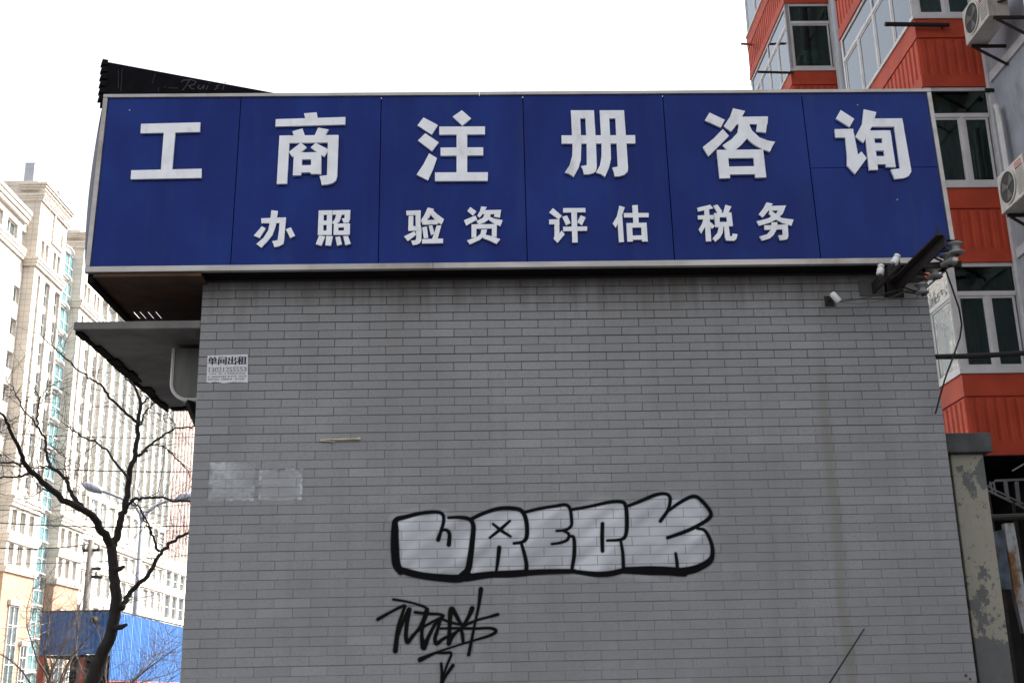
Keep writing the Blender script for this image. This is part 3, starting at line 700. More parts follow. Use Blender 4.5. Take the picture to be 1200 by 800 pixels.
for (x, y, r) in ((1132, 791, .012), (1137, 795, .010)):
    c = atY(x, y, D-.003); q.lathe(c, (0, 1, 0), [(0, .003), (.003, r)], 7)
q.build('chipped_spot', mat('chip_brown', (.09, .06, .045), .9), wall)

# wire bracket with spool insulators
def spool(q, c, r=.052, h=.085):
    q.lathe(np.asarray(c)-[0, 0, h/2], (0, 0, 1), [(0, r*.55), (.004, r*.95), (.016, r), (.026, r*.62), (h*.5, r*.48), (h-.026, r*.62), (h-.018, r*.95), (h-.008, r*.9), (h, r*.35)], 16)
br1 = empty('insulator_bracket', (3.08, D, 4.30), 'long rusty iron arm with four grey spool insulators under the sign end', 'bracket')
q = MB(); ax, az = 3.078, 4.372
q.box(ax-.008, ax+.004, 7.12, D+.004, az-.045, az+.045).box(ax-.055, ax-.008, 7.12, D+.004, az+.033, az+.045)
q.box(ax-.09, ax+.05, D-.012, D+.003, az-.075, az+.07)
q.lathe((ax-.03, 7.16, az+.045), (0, 0, 1), [(0, .008), (.07, .007)], 6).lathe((ax-.03, 7.62, az+.045), (0, 0, 1), [(0, .008), (.03, .007)], 6)
q.build('arm', RUST, br1)
for i, (px, py) in enumerate(((1119.5, 291), (1111, 304), (1094.5, 319.5), (1080, 338))):
    yy = (7.17, 7.33, 7.60, 7.92)[i]
    c = atY(px, py, yy)
    q = MB(); spool(q, c, .056 if i < 3 else .05); q.build('insulator', PORC, br1, smooth=True)
    q = MB().tube([c-[0, 0, .06], c+[0, 0, .06]], .007, 6)
    for dz in (-.05, .05): q.bar((ax, yy+.01*i, az-.01+dz*.6), (c[0]+.02, yy, c[2]+dz), .022, .006)
    q.build('pin_strap', RUST, br1)
for (a, b, w, h) in ((atY(1083, 311.5, 7.45), atY(1127, 309, 7.35), .03, .035), (atY(1066, 327, 7.75), atY(1090, 327, 7.7), .02, .012), (atY(1062, 331, 7.85), atY(1080, 329, 7.82), .02, .01), (atY(1060, 342, 8.0), atY(1086, 345, 7.95), .016, .01)):
    MB().bar(a, b, w, h).build('cross_piece', RUST, br1)
br2 = empty('insulator_bracket', (2.9, D, 4.33), 'short rusty iron stub with two small white insulators under the sign', 'bracket')
ax, az = 2.902, 4.378
MB().box(ax-.008, ax+.012, 7.52, D+.004, az-.05, az+.03).build('arm', RUST, br2)
MB().box(ax-.10, ax+.10, D-.012, D+.003, az-.065, az+.05).build('wall_plate', mat('bare_cement', (.11, .105, .10), .9), br2)
for (b0, b1) in (((1031.5, 321, 7.74), (1032.5, 310.5, 7.74)), ((1047.5, 308.5, 7.49), (1052, 299, 7.49))):
    c0, c1 = atY(*b0), atY(*b1); L = np.linalg.norm(c1-c0)
    MB().lathe(c0, c1-c0, [(-.005, .024), (0, .028), (L*.6, .025), (L*.66, .019), (L*.74, .019), (L*.8, .024), (L, .022), (L+.006, .012)], 14).build('insulator', PORCW, br2, smooth=True)
    MB().tube([c0-(c1-c0)*.6, c0], .009, 6).build('pin', RUST, br2)
br3 = empty('insulator_hook', (2.58, D, 4.26), 'small white insulator on a rusty wall hook, lowest and furthest left', 'hook')
c0, c1 = atY(983.5, 353.5, 7.95), atY(976.5, 345.5, 7.95)
MB().lathe(c0, c1-c0, [(0, .02), (.005, .025), (.05, .024), (.075, .024), (.085, .014)], 14).build('insulator', PORCW, br3, smooth=True)
w0 = atY(972, 353, D-.002)
MB().obox(w0, (.035, 0, 0), (0, .004, 0), (0, 0, .04)).tube([w0, w0*.4+c1*.6+[0, 0, .0], c1*.9+c0*.1], .012, 6).build('hook', RUST, br3)
def hang(p, q_, sag, n=10): p, q_ = np.asarray(p), np.asarray(q_); return [p*(1-t)+q_*t-np.array([0, 0, sag*4*t*(1-t)]) for t in np.linspace(0, 1, n)]
wa = MB().tube(hang(atY(984, 353.5, 7.94), atY(1062, 337, 7.95), .012), .0045, 5).build('wire', CABLEG); tag(wa, 'thin green wire from the small wall hook to the iron arm', 'wire')
wb = MB().tube(hang(atY(986, 354, 7.94), atY(1062, 340, 7.98), .045), .0035, 5).build('wire', mat('wire_tan', (.16, .12, .08), .7)); tag(wb, 'thin tan wire sagging below the green one by the hook', 'wire')
wc_ = MB().tube([atY(x, y, Y) for x, y, Y in ((1108, 316, 7.34), (1116, 338, 7.5), (1124, 362, 7.7), (1127, 380, 7.8), (1125, 395, 7.85), (1117, 418, 7.9), (1107, 445, 7.95), (1100, 470, 8.0), (1097, 482, 8.02), (1096, 484, 8.0))], .006, 6).build('wire', CABLE); tag(wc_, 'loose dark wire dangling from the insulators past the corner window', 'wire')
wd = MB().tube(hang(atY(1096, 418, 8.6), atY(1235, 410.5, 8.9), .01), .021, 8).build('cable', CABLE); tag(wd, 'thick black cable running level across the balcony window', 'cable')

# ------------------------------------------------------------------ pillar by the wall
pil = empty('gate_pillar', (3.54, 8.5, 0), 'peeling cream concrete pillar with dark cap beside the tiled wall', 'pillar')
q = MB()
for k in range(13):
    pass
MB().box(3.412, 3.655, 8.3, 8.56, 0, 3.165).build('shaft', PEEL, pil, bevel=.01)
MB().box(3.37, 3.705, 8.24, 8.6, 3.167, 3.31).build('cap', CAPC, pil, bevel=.008)

# ------------------------------------------------------------------ apartment block
XB, XF = 6.70, 7.70
apt = empty('apartment_building', (XF+4, 17, 0), 'grey apartment block with stacked orange glazed balconies', 'building')
MB().box(XF, XF+10, 3, 27, 0, 22).build('wall', PLASTER, apt)
for k in range(0, 6):
    z = 4.54+2.8*k
    for (ya, yb) in ((12.42, 15.53), (18.92, 21.98), (3.2, 9.18), (25.4, 26.9)): MB().box(XF-.035, XF, ya, yb, z-.02, z+.12).build('floor_band', LIGHTTRIM, apt)
for y in (15.48, 12.47, 18.97, 21.93): MB().box(XF-.06, XF, y-.045, y+.045, 4.5, 21.3).build('edge_strip', LIGHTTRIM, apt)
def balcony_parts(nend=2):
    """local frame: origin at the near outer corner, x towards the building, y away from the street"""
    L, W = 3.36, XF-XB
    parts = []
    q = MB()
    q.box(0, W, 0, L, 0, .10)                                       # floor slab
    q.box(-.02, W, -.02, .03, -.035, .02).box(-.02, .03, .03, L, -.035, .02)     # drip edge
    q.box(-.012, W, -.012, .03, .021, .17).box(-.012, .03, .03, L, .021, .17)    # bottom band
    q.box(-.012, W, -.012, .03, .80, 1.115).box(-.012, .03, .03, L, .80, 1.115)  # top band
    q.box(.0, W, L-.03, L, .101, 1.115).box(.004, W, L-.03, L, 2.6, 2.76)
    parts.append(('balcony', q.mesh('balcony', ORANGE), None))
    def ribs(n, ln, along):
        q = MB(); p = ln/n
        q.box(0, ln, .012, .028, .17, .80)
        for i in range(n): q.prism([(i*p+p*.12, .012, .17), (i*p+p*.2, -.008, .17), (i*p+p*.72, -.008, .17), (i*p+p*.8, .012, .17)], (0, 0, .60)); 
        if along == 'y': q.v = [(y, x, z) for x, y, z in q.v]
        return q.mesh('ribbed_panel', ORANGE)
    parts.append(('ribbed_panel', ribs(7, W-.002, 'x'), 0)); parts.append(('ribbed_panel', ribs(20, L-.06, 'y'), 0))
    q = MB().box(-.035, W, -.035, .07, 1.117, 1.165).box(-.035, .07, .07, L, 1.117, 1.165)
    parts.append(('window_sill', q.mesh('window_sill', PVC), 0))
    def frame(ln, n, swap):
        z0, z1, zt = 1.167, 2.76, 2.30; q = MB(); t = .055
        q.box(0, ln, .01, .06, z0, z0+t).box(0, ln, .008, .062, z1-t, z1).box(.09, ln-.06, .006, .064, zt-t*.6, zt+t*.6)
        q.box(-.001, .09, -.001, .07, z0+.001, z1-.001).box(ln-.06, ln, .01, .06, z0+t, z1-t)
        cells = []
        for i in range(n):
            a = .09+(ln-.15)*i/n; b = .09+(ln-.15)*(i+1)/n
            if i: q.box(a-.028, a+.028, .007, .063, z0+t, zt-t*.6)
            if i and i % 2 == 0: q.box(a-.024, a+.024, .009, .061, zt+t*.6, z1-t)
            sa, sb = a+(.028 if i else 0), b-.028
            q.box(sa, sa+.035, .02, .045, z0+t, zt-t*.6).box(sb-.035, sb, .02, .045, z0+t, zt-t*.6).box(sa, sb, .021, .044, z0+t, z0+t+.035).box(sa, sb, .021, .044, zt-t*.6-.035, zt-t*.6)
            cells.append((sa+.02, sb-.02, z0+t+.02, zt-t*.6-.02))
        for i in range(0, n, 2):
            a = .09+(ln-.15)*i/n; b = .09+(ln-.15)*min(n, i+2)/n; cells.append((a, b, zt+.02, z1-t+.01))
        if swap: q.v = [(y, x, z) for x, y, z in q.v]
        res = [('window_frame', q.mesh('window_frame', PVC), 0)]
        for (a, b, c, d) in cells:
            g_ = MB().box(a, b, .030, .036, c, d)
            if swap: g_.v = [(y, x, z) for x, y, z in g_.v]
            res.append(('pane', g_.mesh('pane', SGLASS if swap else GLASS), 0))
        return res
    parts += frame(W, nend, False)
    fl = frame(L-.031, 4, True); parts += fl
    return parts
BP = balcony_parts(); BP1 = balcony_parts(1)
rc = random.Random(21); CURT = []
for cw, cmn in ((.38, LIGHTTRIM), (.30, CURTAIN), (.45, mat('grey_curtain', (.30, .31, .30), .9, var=.2, scale=3, stretch=(6, 6, .5))), (.34, mat('green_curtain', (.10, .16, .13), .9, var=.2, scale=3))):
    q = MB(); n_ = 12
    for i in range(n_): q.add([(cw*i/n_, .02*(i % 2), 0), (cw*(i+1)/n_, .02*((i+1) % 2), 0), (cw*(i+1)/n_, .02*((i+1) % 2), 1.5), (cw*i/n_, .02*(i % 2), 1.5)], [(0, 1, 2, 3)])
    CURT.append((q.mesh('curtain', cmn, fix=False), cw))
for Yn in (9.05, 15.55, 22.05):
    for k in range(0, 6):
        base = None
        for nm, me, lvl in (BP1 if Yn > 20 else BP):
            o = bpy.data.objects.new(nm, me); COL.objects.link(o)
            if lvl is None:
                o.location = (XB, Yn, 4.54+2.8*k); o.parent = apt; o.matrix_parent_inverse = Matrix.Translation(apt.location).inverted(); base = o
            else: o.parent = base
        for _ in range(0 if (Yn > 20 and k == 3) else 2):      # curtains and stored things behind the panes
            cm, cl = CURT[rc.randrange(len(CURT))]
            o = bpy.data.objects.new('curtain', cm); COL.objects.link(o); o.parent = base
            if rc.random() < .55: o.location = (.10+rc.random()*.35, .14+.1*rc.random(), 1.17)
            else: o.location = (.14, .3+rc.random()*2.2, 1.17); o.rotation_euler = (0, 0, math.pi/2)
        q = MB()
        for _ in range(3):
            x, y, w, h = .2+rc.random()*.4, .25+rc.random()*2.4, .2+.2*rc.random(), .25+.5*rc.random(); q.box(XB+x, XB+x+w, Yn+y, Yn+y+w, 4.54+2.8*k+.101, 4.54+2.8*k+1.0+h)
        q.build('stored_box', rc.choice([ROOM, CURTAIN, PLASTER]), base)
    MB().box(XB+.01, XF, Yn+.01, Yn+3.35, 21.35, 21.5).build('balcony_roof', ORANGE, apt)
# things seen through the far end window
bx = empty('storage_box', (7.3, 22.5, 14.0), 'pale mint box inside the far balcony window', 'box')
c0, c1 = atY(940, 59, 22.24), atY(962, 74.5, 22.24)
MB().box(c0[0], c1[0], 22.24, 22.55, c1[2], c0[2]).build('carton', MINT, bx); MB().box(c0[0]+.04, c1[0]-.04, 22.231, 22.239, c1[2]+.04, c0[2]-.04).build('door_panel', MINT, bx)
MB().box(c0[0]-.08, c1[0]+.12, 22.20, 22.6, c1[2]-.06, c1[2]-.002).box(c0[0], c0[0]+.05, 22.25, 22.5, 12.95+.1, c1[2]-.06).box(c1[0], c1[0]+.05, 22.25, 22.5, 12.95+.1, c1[2]-.06).build('stand', CURTAIN, bx)
q = MB()
for i in range(9):
    x = 7.52+.02*i; q.box(x, x+.022, 22.25+.02*(i % 2), 22.28+.02*(i % 2), 13.05, 15.55)
cu = q.build('curtain', CURTAIN); tag(cu, 'brown curtain behind the far balcony end window', 'curtain')
# drain pipe
dp = MB().tube([(7.44, 21.0, 4.6), (7.44, 21.0, 21.5)], .095, 14).build('drain_pipe', mat('pipe_grey', (.36, .37, .40), .6, var=.1, scale=2), None, smooth=True)
tag(dp, 'thick grey drain pipe running down between two balcony stacks', 'pipe')
# wall pipe with cut end
wp = MB().tube([(7.60, 15.18, 7.9), (7.60, 15.2, 9.55), (7.60, 15.25, 9.62)], .045, 10).tube([(7.57, 15.08, 7.9), (7.57, 15.1, 9.4)], .02, 8).build('refrigerant_pipe', PVC); tag(wp, 'wrapped pale pipe rising from the lower air conditioner', 'pipe')
def aircon(loc, label, badge):
    t = empty('air_conditioner', loc, label, 'air conditioner', 'air conditioners on the apartment wall')
    x, y, z = loc; dx, dy, dz = .30, .80, .55                     # fan face looks towards -x
    MB().box(x, x+dx, y, y+dy, z, z+dz).build('casing', ACW, t, bevel=.012)
    c = np.array([x-.004, y+dy*.62, z+dz*.5])
    MB().lathe(c, (-1, 0, 0), [(0, .235), (.012, .235), (.014, .215), (.002, .215)], 28).build('fan_ring', ACW, t)
    q = MB().lathe(c, (-1, 0, 0), [(0, .214), (.003, .214)], 28); q.build('fan_recess', ACD, t)
    q = MB()
    for i in range(3):
        a0 = i*2.094; q.prism([c+[-.006, .03*math.cos(a0), .03*math.sin(a0)], c+[-.008, .19*math.cos(a0), .19*math.sin(a0)], c+[-.010, .19*math.cos(a0+.8), .19*math.sin(a0+.8)], c+[-.008, .03*math.cos(a0+.8), .03*math.sin(a0+.8)]], (.003, 0, 0))
    q.lathe(c, (-1, 0, 0), [(0, .04), (.015, .03)], 12); q.build('fan_blade', mat('fan_grey', (.10, .095, .09), .6), t)
    q = MB()
    for i in range(11): q.box(x-.004, x-.0005, y+.03, y+dy*.30, z+.06+i*.035, z+.066+i*.035)
    q.build('louvre', ACD, t)
    if badge == 'frame':
        q = MB(); a, b, c_, d_ = y+.06, y+.24, z+dz-.13, z+dz-.045; w = .014
        q.box(x-.003, x-.0006, a, b, c_, c_+w).box(x-.003, x-.0006, a, b, d_-w, d_).box(x-.003, x-.0006, a, a+w, c_+w, d_-w).box(x-.003, x-.0006, b-w, b, c_+w, d_-w).box(x-.003, x-.0006, a+.035, b-.035, c_+.034, d_-.034); q.build('badge', RED, t)
    else:
        MB().lathe((x-.0006, y+.20, z+dz*.66), (-1, 0, 0), [(0, .030), (.002, .028)], 14).build('badge', RED, t)
    for yy in (y+.004, y+dy-.04): MB().box(x+.06, XF, yy-.016, yy+.02, z-.045, z-.004).bar((x+.10, yy, z-.045), (XF-.01, yy, z-.33), .03).build('bracket', RUST, t)
    q = MB()
    for i in range(3): q.tube([(x+dx*.5+.03*i, y-.001, z+.22), (x+dx*.7, y-.06-.02*i, z+.20+.04*i), (XF-.06, y-.03, z+.35+.05*i), (XF, y+.05, z+.4)], .014, 6)
    q.build('hose', CABLE, t)
    return t
aircon((7.14, 14.12, 10.42), 'upper air conditioner with a round red badge beside the balcony', 'round')
aircon((7.18, 13.90, 7.68), 'lower air conditioner with a red framed badge at the right edge', 'frame')
for (a, b, Y, lb) in (((1037, 28.5), (1112, 29.5), 15.46, 'short dark clothes rod sticking out before the upper orange balcony'), ((1155, 106), (1196, 107.5), 15.44, 'short dark rod beside the top corner of the dark green window'), ((888, 84.5), (930, 85.5), 21.95, 'thin dark clothes rod under the far balcony window')):
    p0, p1 = atY(*a, Y), atY(*b, Y)
    o = MB().tube([p0, p0*.5+p1*.5, p1], [.035 if Y < 20 else .028]*3, 8).bar(p1-[.08, 0, 0], p1+[-.08, .10, 0], .02).build('clothes_rod', CABLE); tag(o, lb, 'rod')
p0, p1 = atX(869, 51.5, 6.2), atX(881, 52.5, 6.66)
o = MB().tube([p0, p1], .03, 6).build('clothes_rod', STEEL); tag(o, 'tiny pale rod poking out of the far balcony edge against the sky', 'rod')

# passage under the balconies, its deep shade coloured into the walls
ps = empty('passage_shed', (6, 17, 0), 'open shed with deep shade coloured into its walls under the lowest orange balcony', 'shed')
MB().box(4.0, 7.69, 22, 22.2, 0, 4.48).build('back_wall', SHADEIN, ps)
MB().box(4.0, 4.15, 15.6, 22, 0, 4.48).build('side_wall', SHADEIN, ps)
MB().box(7.6, 7.69, 10.0, 22, 0, 4.48).build('side_wall', SHADEIN, ps)
MB().box(4.0, 7.69, 15.5, 22.2, 4.485, 4.50).build('roof', SHADEIN, ps)
MB().box(4.15, 7.6, 15.8, 22, .135, .15).build('floor', SHADEIN, ps)
ra_ = empty('stair_railing', (6.6, 15.2, 0), 'thin grey metal railing in the dark passage beside the pillar', 'railing')
def R3(x, y, Y=15.2): return atY(x, y, Y)
for (a, b, w) in (((1154, 573), (1215, 602), .03), ((1154, 568), (1215, 598), .02), ((1154, 572), (1167, 563), .02), ((1166, 563), (1215, 561), .03)): MB().bar(R3(*a), R3(*b), w).build('rail', STEEL, ra_)
for x in (1160, 1164, 1178, 1191): MB().bar(R3(x, 564), R3(x+3, 575+(x-1155)*.45), .04 if x > 1170 else .022).build('baluster', STEEL, ra_)
for x in (1158, 1187): MB().bar(R3(x, 575+(x-1155)*.4), [R3(x, 575)[0], 15.2, .1], .035).build('post', RUST, ra_)
q = MB()
for i in range(8):
    c = R3(1187+i*2.1, 551-i*1.25, 15.6); q.obox(c, (.008, 0, 0), (0, .01, 0), (0, 0, .008))
fl = q.build('light_chain', PVC); tag(fl, 'row of tiny pale dots high in the dark passage', 'chain')
pb = MB().tube([atY(1160, 606.5, 13.5), atY(1230, 604, 13.5)], .04, 8).build('pipe_rail', mat('green_pipe', (.05, .055, .045), .5)); 
q = MB().tube([[atY(1225, 604, 13.5)[0], 13.5, .1], atY(1225, 604, 13.5)], .04, 8); q.build('post', RUST, pb)
tag(pb, 'dark level pipe rail across the passage above the rusty post', 'rail')
rp = empty('rusty_post', (4.3, 9.6, 0), 'leaning rusty white post with a stained bluish plate behind the pillar', 'post')
def Q9(x, y): return atY(x, y, 9.6)
pp = [Q9(1177, 613), Q9(1188, 612), Q9(1193, 640), Q9(1198, 672), Q9(1203, 706), Q9(1206, 740), Q9(1200, 742), Q9(1193, 712), Q9(1188, 690), Q9(1184, 660), Q9(1180, 636)]
MB().prism(pp, (0, .06, 0)).build('post', RUSTW, rp)
MB().prism([Q9(1163, 623), Q9(1176, 620), Q9(1186, 690), Q9(1170, 690)], (0, .02, 0)).build('plate', mat('blue_stained', (.10, .13, .17), .7, col2=(.03, .03, .028), scale=7, dirt=(.22, .10, .03), dirt_lo=.58, dirt_hi=.66), rp)
MB().bar([Q9(1204, 740)[0], 9.65, 0.1], Q9(1203, 738)+[0, .04, 0], .05).bar([Q9(1176, 690)[0], 9.65, .1], Q9(1176, 688)+[0, .04, 0], .04).build('stake', RUST, rp)
jk = empty('scrap_boards', (4.6, 10.4, 0), 'brown stained boards leaning behind the pillar, coloured near-black for the shade there', 'boards')
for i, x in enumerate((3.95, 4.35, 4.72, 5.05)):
    MB().bar((x, 10.4+.1*i, 0.1), (x+.08*random.uniform(-1, 1), 10.55+.1*i, 2.35+.25*random.random()), .30, .03, up=(0, 1, 0)).build('board', mat('board_shade', (.010, .009, .008), .9, var=.4, scale=6, dirt=(.06, .03, .015), dirt_lo=.62, dirt_hi=.7), jk)  # base colour darkened to carry the shade; brown blotches are stains

# ------------------------------------------------------------------ office building far left
XO = -50.0
off_ = empty('office_building', (-60, 135, 0), 'huge sunlit cream stone office building with tower bays on the left', 'building')
def skin(q, X, th, y0, y1, bands):
    """bands: (z0, z1, [(ya, yb) holes]); returns the holes as (ya, yb, z0, z1)"""
    holes = []
    for z0, z1, hs_ in bands:
        y = y0
        for ya, yb in sorted(hs_):
            if ya > y: q.box(X-th, X, y, ya, z0, z1)
            holes.append((ya, yb, z0, z1)); y = yb
        if y < y1: q.box(X-th, X, y, y1, z0, z1)
    return holes
wcache = {}
def window(parent, X, ya, yb, z0, z1, gm, nv=1, nh=1, fm=None):
    key = (round(yb-ya, 3), round(z1-z0, 3), gm.name, nv, nh)
    if key not in wcache:
        w, h = yb-ya, z1-z0
        fq = MB(); t = .09
        fq.box(-.02, .10, 0, t, 0, h).box(-.02, .10, w-t, w, 0, h).box(-.02, .10, t, w-t, 0, t).box(-.02, .10, t, w-t, h-t, h)
        for i in range(1, nv): fq.box(-.02, .09, w*i/nv-t/2, w*i/nv+t/2, t, h-t)
        for i in range(1, nh): fq.box(-.02, .08, t, w-t, h*i/nh-t/2, h*i/nh+t/2)
        wcache[key] = (fq.mesh('window', fm or WHITESTONE), MB().box(-.06, -.03, .01, w-.01, .01, h-.01).mesh('pane', gm))
    a, b = wcache[key]
    o = bpy.data.objects.new('window', a); COL.objects.link(o); o.parent = parent; o.matrix_parent_inverse = PW(parent).inverted(); o.location = (X, ya, z0)
    p_ = bpy.data.objects.new('pane', b); COL.objects.link(p_); p_.parent = o
def cornice(parent, X, y0, y1, z0, z1, pr, m=STONE, ret=2.5):
    q = MB(); h = z1-z0
    for (f0, f1, k) in ((0, .35, .55), (.35, .7, .8), (.7, 1, 1)): q.box(X-ret, X+pr*k, y0-pr*k, y1+pr*k*.0, z0+h*f0, z0+h*f1-.001)
    q.build('cornice', m, parent)
def tower(y0, top):
    y1 = y0+8.6; q = MB()
    q.box(XO-12, XO-.6, y0+.02, y1-.02, 14.4, top-.3)
    q.box(XO-12, XO, y0, y0+.6, 14.4, top-.3)                     # stone flank looking up the street
    Y = lambda *a: [(y0+b, y0+c) for b, c in a]
    bands = [(14.9, 15.2, []), (15.2, 17.4, Y((.7, 2.0), (3.1, 4.5), (5.7, 7.0))), (17.4, 18.7, []), (18.7, 20.95, Y((.7, 2.0), (3.1, 4.5), (5.7, 7.0))), (20.95, 23.0, []),
             (23.0, 47.6, Y((1.2, 1.9), (3.4, 5.0), (6.7, 8.3))), (47.6, 49.7, []), (49.7, 51.9, Y((1.3, 2.2), (2.6, 3.5), (5.1, 6.0), (6.4, 7.3))), (51.9, top-.3, [])]
    hs_ = skin(q, XO, .599, y0+.601, y1, bands)
    q.build('wall', STONE, off_)
    for (ya, yb, z0, z1) in hs_:
        if z1-z0 > 10:
            nf = 7; hh = (z1-z0)/nf
            for i in range(nf):
                window(off_, XO-.42, ya, yb, z0+i*hh+.7, z0+(i+1)*hh, FGLASS, 1, 2)
                MB().box(XO-.55, XO-.25, ya, yb, z0+i*hh, z0+i*hh+.7).build('spandrel', STONE, off_)
        else: window(off_, XO-.42, ya, yb, z0, z1, FGLASS, 2, 1)
    for (a, b, p) in ((14.35, 14.95, .45), (17.5, 18.45, .4), (21.25, 22.35, .6), (48.2, 49.2, .55), (56.1, 56.9, .5), (57.4, top, .8)): cornice(off_, XO, y0, y1, a, b, p)
    q = MB().box(XO-12, XO-.05, y0+.05, y1-.05, 0, 14.35)
    bs = q.build('base', BRICKY, off_)
    for (a, b) in ((2.2, 4.9), (6.3, 8.2)):
        window(off_, XO+.01, y0+a, y0+b, 1.0, 11.0 if a < 3 else 7.0, FGLASS, 2, 5)
        MB().box(XO-.05, XO+.35, y0+a-.3, y0+b+.3, (11.05 if a < 3 else 7.05), (11.6 if a < 3 else 7.5)).build('window_hood', STONE, off_)
    # raised U-shaped moulding near the top
    q = MB().box(XO, XO+.22, y0+4.0, y0+4.35, 52.9, 56.0).box(XO, XO+.22, y0+4.0, y0+7.4, 52.5, 52.9).box(XO, XO+.22, y0+7.05, y0+7.4, 52.9, 54.6); q.build('moulding', STONE, off_)
    q = MB().box(XO-6, XO-1, y0+1, y1-1, top, top+1.0); q.build('parapet', STONE, off_)
tower(124.8, 58.1); tower(139.75, 58.0)
# left wing
XA = -51.3; q = MB(); q.box(XA-10, XA-.6, 84, 124.75, 0, 54.0)
tops = [(123.6-4.1*i-.0, 126.4-4.1*i) for i in range(1, 10)]+[(123.5, 124.6)]
smalls = [(122.9-8.2*i, 124.5-8.2*i) for i in range(5)]
bands = [(0, 20, [])]
for i in range(7): bands += [(20+3.75*i, 20+3.75*i+1.0, []), (20+3.75*i+1.0, 20+3.75*i+2.9, smalls), (20+3.75*i+2.9, 20+3.75*(i+1), [])]
bands += [(46.25, 50.3, []), (50.3, 52.1, tops), (52.1, 54.0, [])]
for (ya, yb, z0, z1) in skin(q, XA, .6, 84, 124.75, bands): window(off_, XA-.42, ya, yb, z0, z1, FGLASS, 2, 1)
q.build('wall', STONE, off_)
for (a, b, p) in ((48.7, 49.9, .5), (52.9, 54.3, .8)): cornice(off_, XA, 84, 124.4-p*.5, a, b, p)
# glazed bay between the towers
q = MB().box(-62, -51.45, 133.3, 139.8, 0, 55.5); q.build('bay_core', WHITESTONE, off_)
for i in range(15):
    z = 1+i*3.6; window(off_, -51.2, 133.5, 139.7, z, z+3.3, TGLASS, 4, 2)
    q = MB()
    pts = [(-51.3+.75*math.sin(math.pi*t), 133.5+6.2*t, z+3.42) for t in np.linspace(0, 1, 9)]
    for a, b in zip(pts[:-1], pts[1:]): q.bar(a, b, .35, .13)
    q.build('balcony_rim', WHITESTONE, off_)
# long wing beyond the second tower
XD = -52.0; yd0, yd1 = 148.4, 194.0; q = MB(); q.box(XD-12, XD-.6, yd0, yd1, 0, 56)
npi = 12; pw = (yd1-yd0)/npi; hs_all = []
holesY = [(yd0+i*pw+.55, yd0+(i+1)*pw-.15) for i in range(npi)]
low_h = [(yd0+i*pw+.6, yd0+(i+1)*pw-.7) for i in range(npi)]
bands = [(0, 2, []), (2, 13, low_h), (13, 14.5, []), (14.5, 17.3, low_h), (17.3, 18.9, []), (18.9, 21.0, low_h), (21.0, 23.6, []), (23.6, 27.0, low_h), (27, 28, []), (28, 54, holesY), (54, 56, [])]
for (ya, yb, z0, z1) in skin(q, XD, .6, yd0, yd1, bands):
    if z1-z0 > 20:
        nf = 7
        for i in range(nf): window(off_, XD-.35, ya, yb, z0+i*(z1-z0)/nf, z0+(i+1)*(z1-z0)/nf-.02, CGLASS, 2, 2)
    else: window(off_, XD-.35, ya, yb, z0, z1, CGLASS if z0 > 10 else FGLASS, 2, 2 if z1-z0 < 5 else 6)
q.build('wall', STONE, off_)
q = MB()
for i in range(npi+1): 
    MB().box(XD, XD+.22, yd0+i*pw-.12, yd0+i*pw+.35, 28, 54).build('pilaster', STONE, off_)
for (a, b, p) in ((17.5, 18.6, .4), (21.3, 23.3, .6), (54.2, 56.4, .8)): cornice(off_, XD, yd0, yd1, a, b, p)
# roof things
rq = empty('roof_antenna', (-52.5, 124.2, 58.3), 'grey box antenna on a thin mast on the office roof', 'antenna')
c = atY(35.5, 203, 126.5)
MB().box(c[0]-.55, c[0]+.55, 126.2, 126.8, c[2]-1.2, c[2]+1.2).build('panel', LAMP, rq); MB().tube([(c[0], 126.5, 58), (c[0], 126.5, c[2])], .12, 6).build('mast', LAMP, rq)
rv = empty('roof_camera', (-50.6, 129.3, 57.0), 'small white device on the office cornice near the antenna', 'device')
c = atX(69, 229, -50.2)
MB().tube([c+[0, 0, -2.4], c], [.28, .3], 8).build('post', WHITESTONE, rv); MB().lathe(c+[0, -.5, 0], (0, 1, 0), [(0, .3), (.2, .5), (.8, .5), (1.0, .2)], 10).build('head', LAMP, rv)
# red striped building further on
rb = empty('red_striped_building', (-60, 210, 0), 'distant pale building with narrow red vertical stripes left of the tiled wall', 'building')
XE = -53.0; q = MB(); q.box(XE-12, XE-.6, 194.3, 240, 0, 60)
hw = [(195.2+4.6*i, 198.6+4.6*i) for i in range(9)]; ht = [(194.9+2.25*i, 196.1+2.25*i) for i in range(19)]
for (ya, yb, z0, z1) in skin(q, XE, .6, 194.3, 240, [(0, 4, []), (4, 8, hw), (8, 9.5, []), (9.5, 13, hw), (13, 14, []), (14, 17.7, hw), (17.7, 19.0, []), (19.0, 21.7, hw), (21.7, 23.6, []), (23.6, 58, ht), (58, 60, [])]):
    if z1-z0 > 20:
        for i in range(4): window(rb, XE-.35, ya, yb, z0+i*(z1-z0)/4, z0+(i+1)*(z1-z0)/4-.02, FGLASS, 1, 3)
    else: window(rb, XE-.35, ya, yb, z0, z1, FGLASS, 1, 2)
q.build('wall', WHITESTONE, rb)
for i in range(19): MB().box(XE, XE+.04, 196.2+2.25*i, 196.75+2.25*i, 23.6, 58).build('red_fin', REDP, rb)
for (a, b) in ((17.8, 19.0), (21.8, 23.4)): cornice(rb, XE, 194.4, 240, a, b, .5, WHITESTONE)

